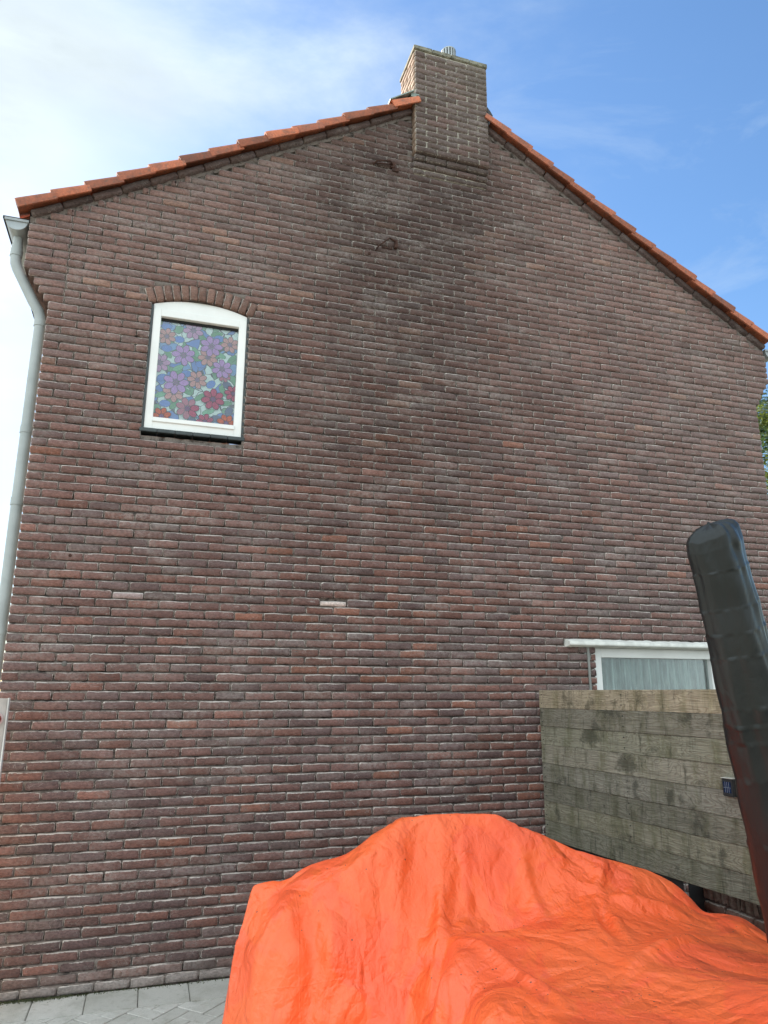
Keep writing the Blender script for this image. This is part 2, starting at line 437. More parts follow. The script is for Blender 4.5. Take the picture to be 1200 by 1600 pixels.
# mortar skin: every bed joint is struck back from the brick above to the one below
def mortar_skin():
    xs = np.arange(-.205, XR+.206, .0275); V = []; idx = {}; F = []
    rows = []
    for k in range(0, 119):
        z0 = k*H
        rows += [(z0-.0012, .009, .003, k), (z0+J/2-.0008, .0215, .004, k), (z0+H*.5, .0085, .005, k), (z0+H-J/2-.0008, -.0045, .0018, k)]
    nz = rng.normal(0, 1, (len(rows), len(xs)))
    nz2 = (nz+np.roll(nz, 1, 1)+np.roll(nz, -1, 1))/1.7
    deep = (rng.random((120, len(xs))) < .16)
    for i, (z, y, a, k) in enumerate(rows):
        for j, x in enumerate(xs):
            yy = y+a*nz2[i, j]
            if i % 4 in (1, 2) and deep[k, j]: yy += .020
            if k in (39, 40) and (k == 39 or i % 4 == 0) and (3*W-.02 < x < 4*W+.02 or 10*W-.02 < x < 11*W+.02): yy = .031
            V.append((x, yy, z+rng.normal(0, .0007)))
    nx = len(xs)
    for i in range(len(rows)-1):
        z = (rows[i][0]+rows[i+1][0])/2; k = max(0, int(z/H)); e = edge(k)
        for j in range(nx-1):
            x = (xs[j]+xs[j+1])/2
            if x < -e+.004 or x > XR+e-.004: continue
            if z > rake(x)+.02: continue
            if WIN1[0]+.002 < x < WIN1[1]-.002 and WIN1[2]-.05 < z < 5.0: continue
            if WIN2[0] < x < WIN2[1] and WIN2[2] < z < WIN2[3]: continue
            F.append((i*nx+j, i*nx+j+1, (i+1)*nx+j+1, (i+1)*nx+j))
    return V, F
mv, mf = mortar_skin()
wall = adopt(link_mesh('gable_wall', mv, mf, M['mortar'], None, True), house)
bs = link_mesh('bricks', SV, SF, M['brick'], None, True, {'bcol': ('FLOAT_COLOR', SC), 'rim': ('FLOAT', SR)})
adopt(bs, wall); bs['kind'] = 'stuff'
for i, (x, y, z, sx, sz, ta, tone) in enumerate(singles):
    o = bpy.data.objects.new('brick', variants[i % len(variants)]); COL.objects.link(o)
    o.location = (x, y, z); o.scale = (sx*random.choice((1, 1)), 1, sz); o.rotation_euler = (0, -ta, random.gauss(0, .008))
    o['tone'] = tone; adopt(o, wall)

# arch over the upper window: thirteen bricks on end
acx, arc_r = (WIN1[0]+WIN1[1])/2, 1.13
acz = 4.945+.07-arc_r
NA = 13; half = math.asin(.415/arc_r)
for i in range(NA):
    a = -half+(i+.5)*2*half/NA; wd = 2*half/NA*(arc_r+.065)-.010
    V, F, rim = brick_mesh(.128, wd, np.random.default_rng(500+i), .09)
    me = bpy.data.meshes.new('arch_brick'); me.from_pydata([tuple(map(float, v)) for v in V], [], F); me.materials.append(M['brick'])
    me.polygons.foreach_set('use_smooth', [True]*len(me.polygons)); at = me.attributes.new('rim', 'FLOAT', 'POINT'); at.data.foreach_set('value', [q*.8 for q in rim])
    o = bpy.data.objects.new('arch_brick', me); COL.objects.link(o)
    rr = arc_r+.067
    o.location = (acx+math.sin(a)*rr, -.004, acz+math.cos(a)*rr); o.rotation_euler = (0, a-math.pi/2, 0)
    o['tone'] = tuple(float(c) for c in np.array((.215, .125, .098))*rng.uniform(.75, 1.15)); adopt(o, wall)

# body of the house behind the brick skin
mb = MB()
mb.box(0.0045, .22, .012, 9, 0, 5.45); mb.box(XR-.22, XR-.0045, .012, 9, 0, 5.45)
mb.box(.22, XR-.22, 8.8, 9, 0, 5.45)
b = mb.build('side_walls', M['mortar']); adopt(b, house)
mb = MB()
for (a, c, z0, z1) in ((.22, WIN1[0], 0, 5.45), (WIN1[0], WIN1[1], 0, 3.8), (WIN1[0], WIN1[1], 5.02, 5.45), (WIN1[1], WIN2[0], 0, 5.45), (WIN2[0], WIN2[1], 0, .95), (WIN2[0], WIN2[1], 2.32, 5.45), (WIN2[1], XR-.22, 0, 5.45)):
    mb.box(a, c, .034, .24, z0, z1)
mb.add([(-.1, .034, 5.452), (XR+.1, .034, 5.452), (3.43, .034, 7.58), (-.1, .24, 5.452), (XR+.1, .24, 5.452), (3.43, .24, 7.58)], [(0, 1, 2), (3, 5, 4), (0, 2, 5, 3), (1, 4, 5, 2), (0, 3, 4, 1)])
adopt(mb.build('inner_wall', M['mortar']), house)
mb = MB()   # corbelled eaves ends running back along the side walls
for s in (0, 1):
    for k in range(74, 84):
        e = edge(k); z0, z1 = k*H+.003, (k+1)*H-.003
        if s == 0: mb.box(-e+.003, .01, .03, 9, z0, z1)
        else: mb.box(XR-.01, XR+e-.003, .03, 9, z0, z1)
adopt(mb.build('eaves_corbel', simple('corbel_brick', (.13, .08, .07), .9, var=.3, scale=20, bump=.6)), house)

# ------------------------------------------------------------------ roof
mb = MB()
for sgn in (-1, 1):
    f = RAKE_L if sgn < 0 else RAKE_R
    xa, xb = (-.30, 3.43) if sgn < 0 else (3.43, XR+.30)
    V = []
    for x in (xa, xb):
        for y in (.10, 9.1):
            for dz in (.03, .10): V.append((x, y, f(x)+dz))
    mb.add(V, [(0, 1, 3, 2), (4, 6, 7, 5), (0, 4, 5, 1), (2, 3, 7, 6), (0, 2, 6, 4), (1, 5, 7, 3)])
adopt(mb.build('roof', M['tile']), house)
def verge_tile(name, L=.298):
    """pan with a roll, a flange hanging over the gable and a thicker nose at the lower end; local x runs up the slope"""
    m = MB(); t = .016
    prof = [(-.118, -.062), (-.121, -.01), (-.112, .012), (-.09, .022), (-.05, .020), (0, .004), (.06, .002), (.11, .02), (.15, .024)]
    n = len(prof); V = []
    for xi, (x, dz) in enumerate(((0, .008), (.02, .010), (L, 0))):
        for (y, z) in prof: V.append((x, y+random.uniform(-.001, .001), z+dz+(0 if z > -.05 else (-.004 if xi < 2 else .012))))
    V2 = [(x, y+(t if i % n < 2 else 0), z-(0 if i % n < 2 else t)) for i, (x, y, z) in enumerate(V)]
    F = []
    for r in range(2):
        for i in range(n-1): a = r*n+i; F.append((a, a+n, a+n+1, a+1)); F.append((a+3*n, a+1+3*n, a+n+1+3*n, a+n+3*n))
    for r in (0, 2):
        for i in range(n-1): a = r*n+i; F.append((a, a+1, a+1+3*n, a+3*n) if r == 0 else (a, a+3*n, a+1+3*n, a+1))
    for r in range(2):
        for i in (0, n-1): a = r*n+i; F.append((a, a+3*n, a+n+3*n, a+n))
    m.add(V+V2, F); return m
tile_me = []
for i in range(5):
    o = verge_tile('t').build('roof_tile', M['tile']); bm = bmesh.new(); bm.from_mesh(o.data); bmesh.ops.recalc_face_normals(bm, faces=bm.faces); bm.to_mesh(o.data); bm.free(); autosmooth(o, 50)
    tile_me.append(o.data); bpy.data.objects.remove(o)
trimcol = []
def rake_run(sgn):
    f = RAKE_L if sgn < 0 else RAKE_R; s = .585 if sgn < 0 else .605
    ang = math.atan(s); NT_ = 14; x_out = -.30 if sgn < 0 else XR+.235
    x_in = 3.005 if sgn < 0 else 3.80
    step = (x_in-x_out)/NT_
    for i in range(NT_):
        x = x_out+i*step; z = f(x)+.112
        o = bpy.data.objects.new('roof_tile', random.choice(tile_me)); COL.objects.link(o)
        tilt = ang-.080+random.gauss(0, .013)
        if sgn < 0: Mx = Matrix.Rotation(-tilt, 4, 'Y')
        else: Mx = Matrix.Scale(-1, 4, (1, 0, 0)) @ Matrix.Rotation(-tilt, 4, 'Y')
        sc = abs(step)/math.cos(ang)/.27
        jy = random.gauss(0, .006)
        Mt = Matrix.Translation((x, jy, z+random.gauss(0, .002))) @ Mx @ Matrix.Diagonal((sc, 1, 1, 1))
        o.matrix_world = Mt
        loc, rot, scl = Mt.decompose(); o.location = loc; o.rotation_euler = rot.to_euler(); o.scale = scl
        adopt(o, house)
    # sloping trim bricks under the tiles
    n = 15; x0, x1 = (-.195, 3.0) if sgn < 0 else (XR+.195, 3.80)
    st = (x1-x0)/n
    for i in range(n):
        xa = x0+i*st; xm = xa+st/2; L = abs(st)/math.cos(ang)-.008
        V, F, rim = brick_mesh(L, .052, np.random.default_rng(900+i), .10)
        me = bpy.data.meshes.new('verge_brick'); me.from_pydata([tuple(map(float, v)) for v in V], [], F); me.materials.append(M['brick'])
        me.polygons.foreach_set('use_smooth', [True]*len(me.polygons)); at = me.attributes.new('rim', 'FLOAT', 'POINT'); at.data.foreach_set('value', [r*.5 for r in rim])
        o = bpy.data.objects.new('verge_brick', me); COL.objects.link(o)
        o.location = (xm, -.030+random.gauss(0, .003), f(xm)+.022); o.rotation_euler = (0, (-ang if sgn < 0 else ang)+random.gauss(0, .01), 0)
        o['tone'] = tuple(float(c) for c in np.array((.105, .072, .066))*rng.uniform(.75, 1.2)); adopt(o, house)
rake_run(-1); rake_run(1)
# mortar filling the cut bricks under the verge
mb = MB()
for sgn in (-1, 1):
    f = RAKE_L if sgn < 0 else RAKE_R
    xa, xb = (-.19, 3.005) if sgn < 0 else (3.795, XR+.19)
    n = 60; V = []
    for i in range(n+1):
        x = xa+(xb-xa)*i/n
        V += [(x, .006+random.gauss(0, .003), f(x)+.01), (x, .004+random.gauss(0, .003), f(x)-.045+random.gauss(0, .006))]
    mb.add(V, [(2*i, 2*i+2, 2*i+3, 2*i+1) for i in range(n)])
adopt(mb.build('verge_mortar', M['mortar'], smooth=False), house)

# ------------------------------------------------------------------ chimney
ch = link_mesh('chimney', *(lambda m: (m.v, m.f))(MB().box(CHX0+.006, CHX1-.006, -.082, .324, 106*H+.013, 8.10).box(CHX0+.006, CHX1-.006, -.006, .03, 103*H+.006, 106*H+.003)), M['mortar_light']); adopt(ch, house)
CZ0 = 106*H; NCH = int((8.085-CZ0)/H)
def chim_brick(x0, x1, yf, z, hgt=None, face='front', i=0, sub='brick', dark=1.0):
    hgt = hgt or H-J
    V, F, rim = brick_mesh(x1-x0, hgt, np.random.default_rng(3000+i), .05, .7)
    me = bpy.data.meshes.new(sub); me.from_pydata([tuple(map(float, v)) for v in V], [], F); me.materials.append(M['chimney_brick'])
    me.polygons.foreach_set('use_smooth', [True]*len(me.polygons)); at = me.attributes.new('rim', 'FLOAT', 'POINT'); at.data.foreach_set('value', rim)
    o = bpy.data.objects.new(sub, me); COL.objects.link(o)
    if face == 'front': o.location = ((x0+x1)/2, yf, z)
    elif face == 'left': o.location = (yf, (x0+x1)/2, z); o.rotation_euler = (0, 0, -math.pi/2)
    else: o.location = (yf, (x0+x1)/2, z); o.rotation_euler = (0, 0, math.pi/2)
    t = np.array((.140, .100, .088))*rng.uniform(.78, 1.2)
    if rng.random() < .12: t = np.array((.175, .112, .098))
    if face == 'left': t = np.array((.30, .21, .155))*rng.uniform(.85, 1.1)  # left face toned paler and yellower: its sunlight painted into the colour
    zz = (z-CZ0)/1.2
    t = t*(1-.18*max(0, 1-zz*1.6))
    # lichen grey towards the top right
    g = max(0, min(1, (zz-.45)*1.4))*max(0, min(1, ((x0-CHX0)/.77)*1.2)) if face == 'front' else 0
    t = t*(1-.5*g)+np.array((.25, .23, .19))*.5*g
    o['tone'] = tuple(float(c) for c in t*dark); adopt(o, ch)
ci = 0
for k in range(NCH):
    z = CZ0+(k+.5)*H; r = [0, .5, 1.5, 2.5, 3.5] if k % 2 else [0, 1, 2, 3, 3.5]
    for a, b2 in zip(r[:-1], r[1:]):
        ci += 1; x0 = CHX0+a*W+(J/2 if a else 0); x1 = CHX0+b2*W-(J/2 if b2 < 3.5 else 0)
        chim_brick(x0, x1, -.092+random.gauss(0, .001), z, i=ci)
    ys = [-.088, .115, .33] if k % 2 else [-.088, .02, .23, .33]
    for a, b2 in zip(ys[:-1], ys[1:]):
        ci += 1; chim_brick(a+.004, b2-.004, CHX0, z, face='left', i=ci)
        ci += 1; chim_brick(a+.004, b2-.004, CHX1, z, face='right', i=ci)
# stepped courses where the stack grows out of the wall
for (k, yf) in ((105, -.058), (104, -.036), (103, -.016)):
    z = (k+.5)*H; r = [0, 1, 2, 3, 3.5] if k % 2 == 0 else [0, .5, 1.5, 2.5, 3.5]
    for a, b2 in zip(r[:-1], r[1:]):
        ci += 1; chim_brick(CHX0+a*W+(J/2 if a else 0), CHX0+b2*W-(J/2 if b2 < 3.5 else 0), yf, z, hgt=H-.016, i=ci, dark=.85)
# cap course and flashings
for i in range(4):
    a = CHX0-.016+i*.2; mb = MB().box(a+.002, a+.198 if i < 3 else CHX1+.012, -.104, .345, 8.088, 8.136, jit=.002)
    o = mb.build('cap_brick', simple('mossy_cap', (.20, .19, .145), .95, var=.45, scale=25, bump=.8) if i == 0 else bpy.data.materials['mossy_cap'], bevel=.005); adopt(o, ch)
mb = MB(); mb.box(CHX0-.05, CHX0+.035, -.096, .40, RAKE_L(CHX0)+.115, RAKE_L(CHX0)+.155, Matrix.Translation((0, 0, 0)), jit=.004)
V = [(CHX0-.27, -.13, RAKE_L(CHX0-.27)+.150), (CHX0-.02, -.125, RAKE_L(CHX0)+.175), (CHX0-.27, .35, RAKE_L(CHX0-.27)+.155), (CHX0-.02, .35, RAKE_L(CHX0)+.20)]
V += [(x, y, z-.012) for x, y, z in V]
mb.add(V, [(0, 1, 3, 2), (4, 6, 7, 5), (0, 4, 5, 1), (1, 5, 7, 3), (0, 2, 6, 4)])
adopt(mb.build('flashing', M['lead']), house)
mb = MB(); V = [(CHX1-.004, -.10, RAKE_R(CHX1)+.19), (CHX1+.03, -.10, RAKE_R(CHX1)+.145), (CHX1+.05, -.11, RAKE_R(CHX1)+.09), (CHX1+.005, -.10, RAKE_R(CHX1)-.03)]
V += [(x, .35, z) for x, y, z in V]; mb.add(V, [(0, 1, 2, 3), (4, 7, 6, 5), (0, 4, 5, 1), (1, 5, 6, 2), (2, 6, 7, 3), (0, 3, 7, 4)])
adopt(mb.build('flashing', M['black_lead']), house)
# vent cowl
cx_, cy_, rc = 3.49, .17, .074
cowl = MB().tube([(cx_, cy_, 8.12), (cx_, cy_, 8.33)], .052, 20).build('vent_cowl', M['zinc'], None, True); adopt(cowl, house)
mb = MB()
for i in range(16):
    a = 2*math.pi*i/16; mb.box(-.009, .009, rc-.006, rc+.004, 8.33, 8.45, Matrix.Translation((cx_, cy_, 0)) @ Matrix.Rotation(a, 4, 'Z'))
adopt(mb.build('cowl_slats', M['zinc']), cowl)
adopt(MB().tube([(cx_, cy_, 8.31), (cx_, cy_, 8.332)], rc+.006, 24).tube([(cx_, cy_, 8.45), (cx_, cy_, 8.462), (cx_, cy_, 8.472)], rc, 24, rs=[rc+.005, rc+.004, rc*.7]).build('cowl_cap', M['zinc'], None, True), cowl)
adopt(MB().tube([(cx_, cy_, 8.331), (cx_, cy_, 8.449)], rc-.02, 20).build('cowl_core', M['dark'], None, True), cowl)

# ------------------------------------------------------------------ gutters and downpipe
def gutter(x_in, sgn, name):
    m = MB(); n = 10; rad = .078; V = []; xc = x_in+sgn*.088
    for y in (.0, 9.0):
        for t_ in (0, .004):
            for i in range(n+1):
                a = math.pi+math.pi*i/n; V.append((xc+(rad-t_)*math.cos(a), y, 5.468+(rad-t_)*math.sin(a)))
    q = n+1
    F = []
    for i in range(n): F += [(i, i+1, 2*q+i+1, 2*q+i), (q+i, 3*q+i, 3*q+i+1, q+i+1)]
    F += [(0, 2*q, 3*q, q), (n, q+n, 3*q+n, 2*q+n)]
    m.add(V, F)
    # closed end and outer bead
    m.add([(xc, -.001, 5.468)]+[(xc+(rad+.001)*math.cos(math.pi+math.pi*i/n), -.001, 5.468+(rad+.001)*math.sin(math.pi+math.pi*i/n)) for i in range(n+1)], [(0, i+1, i+2) for i in range(n)])
    m.tube([(xc-rad, -.006, 5.475), (xc-rad, 9, 5.475)], .009, 8); m.tube([(xc+rad, -.006, 5.475), (xc+rad, 9, 5.475)], .007, 8); m.box(xc-rad-.008, xc+rad+.008, -.012, -.002, 5.462, 5.482)
    return m.build(name, M['zinc'], None, True)
g = gutter(-.208, -1, 'gutter'); adopt(g, house)
g2 = gutter(XR+.208, 1, 'gutter'); adopt(g2, house)
adopt(MB().box(-.40, -.205, .012, 9, 5.485, 5.505).build('eaves_board', M['dark']), house)
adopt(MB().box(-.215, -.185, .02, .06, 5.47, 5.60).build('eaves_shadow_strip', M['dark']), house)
px_ = -.062; py_ = .13
mb = MB()
mb.tube([(-.296, py_, 5.41), (-.296, py_, 5.30)], .036, 16)
path = [(-.296, py_, 5.33), (-.296, py_, 5.22), (-.290, py_, 5.17), (-.27, py_, 5.12), (-.13, py_, 4.86), (-.085, py_, 4.79), (px_-.004, py_, 4.73), (px_, py_, 4.66)]
mb.tube(path, .041, 18)
mb.tube([(px_, py_, 4.70), (px_, py_, .02)], .041, 20)
dp = mb.build('downpipe', M['grey_pvc'], None, True); adopt(dp, house)
for z in (4.685, 3.80, 3.24, 2.30, 1.2): adopt(MB().tube([(px_, py_, z-.03), (px_, py_, z+.028)], .0455, 20).box(px_, px_+.07, py_-.01, py_+.01, z-.008, z+.008).build('pipe_collar', M['grey_pvc'], None, True), dp)
adopt(MB().tube([(-.296, py_, 5.23), (-.296, py_, 5.29)], .0455, 20).build('pipe_collar', M['grey_pvc'], None, True), dp)
for y in (.9, 2.4, 3.9, 5.4): adopt(MB().box(-.385, -.20, y-.012, y+.012, 5.380, 5.388).build('gutter_bracket', M['zinc']), g)

# ------------------------------------------------------------------ upper window with flowered film
w1 = empty('window', (acx, .02, WIN1[2])); adopt(w1, house); w1.location = (acx, .02, WIN1[2]); w1.matrix_parent_inverse = Matrix.Translation((-XR/2, 0, 0))
def sub(o, parent, base): return adopt(o, parent)
B1 = (acx, .02, WIN1[2])
x0, x1, z0, z1 = WIN1[0]+.018, WIN1[1]-.018, WIN1[2]+.004, 4.905
fw = .062; fy0, fy1 = .012, .085
def frame(x0, x1, z0, z1, fw, y0, y1, name, parent, base, fb=None):
    fb = fb or fw; m = MB()
    m.box(x0, x0+fw, y0, y1, z0, z1); m.box(x1-fw, x1, y0, y1, z0, z1); m.box(x0+fw, x1-fw, y0+.0008, y1, z1-fw, z1); m.box(x0+fw, x1-fw, y0+.0008, y1, z0, z0+fb)
    return sub(m.build(name, M['white'], None, False, bevel=.0025, seg=1), parent, base)
frame(x0, x1, z0, z1, fw, fy0, fy1, 'window_frame', w1, B1, .068)
sub(MB().box(x0+fw-.004, x1-fw+.004, fy0-.012, fy0+.03, z0+.058, z0+.092).build('glazing_bead', M['white'], None, False, bevel=.002, seg=1), w1, B1)
# curved head panel
m = MB(); n = 18; V = []
for y in (.020, .06):
    for i in range(n+1):
        x = x0+(x1-x0)*i/n; zt = acz+math.sqrt(max(0, (arc_r-.006)**2-(x-acx)**2)); V.append((x, y, z1+.002)); V.append((x, y, max(zt, z1+.006)))
q = 2*(n+1)
F = [(2*i, 2*i+2, 2*i+3, 2*i+1) for i in range(n)]+[(q+2*i, q+2*i+1, q+2*i+3, q+2*i+2) for i in range(n)]+[(2*i+1, 2*i+3, q+2*i+3, q+2*i+1) for i in range(n)]+[(2*i, q+2*i, q+2*i+2, 2*i+2) for i in range(n)]+[(0, 1, q+1, q), (2*n, q+2*n, q+2*n+1, 2*n+1)]
m.add(V, F); sub(m.build('head_panel', M['white']), w1, B1)
# black reveal strips and glazed sill tiles
for xa, xb in ((WIN1[0]+.001, x0-.001), (x1+.001, WIN1[1]-.001)): sub(MB().box(xa, xb, .004, .12, WIN1[2]-.01, 4.93).build('reveal_strip', M['slate']), w1, B1)
nt_ = 6
for i in range(nt_):
    a = WIN1[0]-.012+i*(WIN1[1]-WIN1[0]+.024)/nt_; b2 = a+(WIN1[1]-WIN1[0]+.024)/nt_-.003
    o = MB().box(a, b2, -.014, .10, WIN1[2]-.032, WIN1[2]-.002, jit=.0008).build('sill_tile', M['slate'], None, False, bevel=.004); sub(o, w1, B1)
# film: coloured cells with leading, flowers and leaves as flat print behind the glass
def mat_flat(name, c, rough=.6, mott=.25):
    t = NT(name); p = t.pos(); n = t.noise(p, 130, 3, .6)
    t.color(t.mix(1., (*c,), t.ramp(n, .3, .7, 1-mott, 1+mott), 'MULTIPLY')); t.rough(rough); return t.m
FM = {k: mat_flat('film_'+k, c) for k, c in dict(lilac=(.56, .24, .66), mauve=(.60, .25, .52), salmon=(.70, .27, .27), pink=(.52, .08, .18), orange=(.66, .12, .03), green=(.08, .32, .14), leaf=(.16, .46, .27), blue=(.08, .22, .70), navy=(.015, .05, .20), dark=(.012, .016, .035), white=(.68, .80, .80), core=(.22, .10, .24)).items()}
def mat_film():
    t = NT('film_cells'); p = t.pos(); q = t.map(p, (1, 1, 1))
    dn = t.N.new('ShaderNodeTexNoise'); t.L.new(q, dn.inputs['Vector']); dn.inputs['Scale'].default_value = 11; dn.inputs['Detail'].default_value = 1
    vm = t.N.new('ShaderNodeVectorMath'); vm.operation = 'MULTIPLY_ADD'; t.L.new(dn.outputs['Color'], vm.inputs[0]); vm.inputs[1].default_value = (.09, 0, .09); t.L.new(q, vm.inputs[2])
    v1 = t.N.new('ShaderNodeTexVoronoi'); t.L.new(vm.outputs[0], v1.inputs['Vector']); v1.inputs['Scale'].default_value = 13.5
    ed = t.vor(vm.outputs[0], 13.5, 'DISTANCE_TO_EDGE')
    sp = t.N.new('ShaderNodeSeparateColor'); t.L.new(v1.outputs['Color'], sp.inputs[0])
    cr = t.N.new('ShaderNodeValToRGB'); cr.color_ramp.interpolation = 'CONSTANT'; t.L.new(sp.outputs[0], cr.inputs[0])
    e = cr.color_ramp.elements; e[0].color = (.85, .95, .95, 1); e[1].position = .50; e[1].color = (.08, .22, .72, 1)
    for pos, c in ((.70, (.10, .36, .17, 1)), (.88, (.18, .38, .80, 1))): k = e.new(pos); k.color = c
    # fine crackle in the pale cells
    ck = t.vor(q, 120, 'DISTANCE_TO_EDGE'); c = t.mix(t.math('MULTIPLY', t.ramp(ck, .03, .10, 1, 0), .35), cr.outputs[0], (.25, .33, .36))
    c = t.mix(t.ramp(ed, .022, .040, 1, 0), c, (.02, .03, .06))
    t.color(c); t.rough(.6); return t.m
FM['cells'] = mat_film()
gx0, gx1, gz0, gz1 = x0+fw, x1-fw, z0+.092, z1-fw
names = list(FM.keys()); fv = []; ff = []; fi = []
def poly(pts, y, k):
    b = len(fv); fv.extend([(x, y, z) for x, z in pts]); ff.append(tuple(range(b, b+len(pts)))); fi.append(names.index(k))
gy = .072
poly([(gx0, gz0), (gx1, gz0), (gx1, gz1), (gx0, gz1)], gy, 'cells')
def pmap(u, v):     # place on the pane as measured between its four corners
    A = np.array([[190, 430], [885, 545], [850, 1415], [125, 1330]], float); s, t_ = .5, .5
    for _ in range(12):
        P = (1-s)*(1-t_)*A[0]+s*(1-t_)*A[1]+s*t_*A[2]+(1-s)*t_*A[3]
        ds = (1-t_)*(A[1]-A[0])+t_*(A[2]-A[3]); dt = (1-s)*(A[3]-A[0])+s*(A[2]-A[1])
        d = np.linalg.solve(np.array([ds, dt]).T, np.array([u, v])-P); s += d[0]; t_ += d[1]
    return gx0+s*(gx1-gx0), gz1-t_*(gz1-gz0)
def clipx(pts): return [(min(max(x, gx0), gx1), min(max(z, gz0), gz1)) for x, z in pts]
def ell(cx0, cz0, a, b, ang, n=12): return [(cx0+a*math.cos(t_)*math.cos(ang)-b*math.sin(t_)*math.sin(ang), cz0+a*math.cos(t_)*math.sin(ang)+b*math.sin(t_)*math.cos(ang)) for t_ in [2*math.pi*i/n for i in range(n)]]
lay = [gy-.0006]
def layer(): lay[0] -= .000032; return lay[0]
rf = random.Random(4)
for (u, v, an, k) in ((250, 740, -1, 'green'), (520, 800, 0, 'green'), (340, 880, .6, 'leaf'), (690, 580, .3, 'green'), (500, 740, -1.1, 'leaf'), (190, 1110, .4, 'leaf'), (420, 1085, -.5, 'green'), (540, 1140, .7, 'green'), (750, 1090, -1, 'green'), (620, 1270, .4, 'leaf'), (720, 770, -.4, 'leaf'), (560, 610, -.8, 'green'), (830, 810, .9, 'green'), (310, 1200, 1, 'green'), (780, 1200, .2, 'green'), (350, 620, 0, 'blue'), (710, 620, 0, 'blue'), (420, 930, 0, 'blue'), (545, 850, 0, 'blue'), (640, 1030, .8, 'blue'), (200, 960, .5, 'blue'), (470, 1350, .2, 'navy'), (300, 1370, 0, 'navy'), (690, 1330, 0, 'navy'), (790, 1040, -.6, 'navy'), (810, 1270, 1, 'navy'), (240, 700, 0, 'blue'), (230, 1190, 0, 'blue'), (240, 500, .2, 'blue')):
    x, z = pmap(u, v); a, b2 = (.052, .022) if k in ('green', 'leaf') else (.042, .030)
    if k in ('blue', 'navy'): sh = 9
    else: sh = 10
    poly(clipx(ell(x, z, a+.0022, b2+.0022, an, sh)), layer(), 'dark'); poly(clipx(ell(x, z, a, b2, an, sh)), layer(), k)
for (u, v, r, k) in ((240, 590, 70, 'salmon'), (475, 540, 78, 'mauve'), (610, 790, 76, 'salmon'), (640, 690, 88, 'lilac'), (390, 765, 88, 'lilac'), (810, 680, 70, 'salmon'), (180, 830, 78, 'mauve'), (305, 1095, 80, 'salmon'), (325, 1010, 96, 'lilac'), (515, 990, 75, 'salmon'), (760, 960, 52, 'pink'), (740, 900, 80, 'lilac'), (430, 1240, 88, 'pink'), (660, 1165, 88, 'pink'), (200, 1305, 72, 'orange'), (785, 1375, 72, 'orange'), (590, 1360, 66, 'pink'), (845, 1120, 66, 'pink')):
    x, z = pmap(u, v); rr = r*.00104; ph = rf.random()*6; n = 7
    for o_ in range(n):
        a = ph+o_*2*math.pi/n; px2, pz2 = x+math.cos(a)*rr*.62, z+math.sin(a)*rr*.62
        poly(clipx(ell(px2, pz2, rr*.40+.0030, rr*.28+.0030, a, 10)), layer(), 'dark')
        poly(clipx(ell(px2, pz2, rr*.385, rr*.265, a, 10)), layer(), k)
    poly(clipx(ell(x, z, rr*.22, rr*.22, 0, 10)), layer(), 'core')
    for o_ in range(9):
        a = ph+o_*.7; poly(clipx(ell(x+math.cos(a)*rr*.32, z+math.sin(a)*rr*.32, .003, .003, 0, 5)), layer(), 'dark')
film = link_mesh('window_film', fv, ff, None, None, False, None, [FM[k] for k in names], fi); 
bm = bmesh.new(); bm.from_mesh(film.data)
for f_ in bm.faces:
    if f_.normal.y > 0: f_.normal_flip()
bm.to_mesh(film.data); bm.free(); sub(film, w1, B1)
def mat_glass(name='window_glass', tint=(1, 1, 1)):
    m = bpy.data.materials.new(name); m.use_nodes = True; nt = m.node_tree; N = nt.nodes; L = nt.links; N.clear()
    out = N.new('ShaderNodeOutputMaterial'); mx = N.new('ShaderNodeMixShader'); tr = N.new('ShaderNodeBsdfTransparent'); gl = N.new('ShaderNodeBsdfGlossy'); fr = N.new('ShaderNodeFresnel')
    fr.inputs[0].default_value = 1.5; gl.inputs['Roughness'].default_value = .015; tr.inputs[0].default_value = (*tint, 1)
    a = N.new('ShaderNodeMath'); a.operation = 'MULTIPLY_ADD'; a.inputs[1].default_value = 1.0; a.inputs[2].default_value = .04; a.use_clamp = True
    L.new(fr.outputs[0], a.inputs[0]); L.new(a.outputs[0], mx.inputs[0]); L.new(tr.outputs[0], mx.inputs[1]); L.new(gl.outputs[0], mx.inputs[2]); L.new(mx.outputs[0], out.inputs[0]); return m
M['glass'] = mat_glass(tint=(.93, .97, .96))
sub(MB().box(gx0-.003, gx1+.003, .056, .060, gz0-.004, gz1+.003).build('pane', M['glass']), w1, B1)
sub(MB().box(gx0-.003, gx1+.003, .0735, .080, gz0-.004, gz1+.003).build('backing', M['dark']), w1, B1)
sub(MB().box(gx0, gx1, .050, .056, gz1-.022, gz1+.001).build('gasket', M['dark']), w1, B1)

# ------------------------------------------------------------------ lower window behind the fence
B2 = (5.35, .05, .95)
w2 = empty('window', B2); w2.parent = house; w2.matrix_parent_inverse = Matrix.Translation((-XR/2, 0, 0))
def frame2():
    m = MB(); a0, a1, c0, c1 = WIN2[0]+.002, WIN2[1]-.002, WIN2[2], WIN2[3]-.002; y0, y1 = .045, .12
    m.box(a0, a0+.085, y0, y1, c0, c1); m.box(a1-.085, a1, y0, y1, c0, c1); m.box(a0+.085, a1-.085, y0+.001, y1, c1-.085, c1); m.box(a0+.085, a1-.085, y0+.001, y1, c0, c0+.08)
    return m.build('window_frame', M['white'], None, False, bevel=.004, seg=1)
sub(frame2(), w2, B2)
sub(MB().box(WIN2[0]+.086, WIN2[1]-.086, .095, .100, 1.03, WIN2[3]-.086).build('pane', M['glass']), w2, B2)
m = MB(); n = 150; V = []
xs_ = np.linspace(WIN2[0]+.06, WIN2[1]-.06, n)
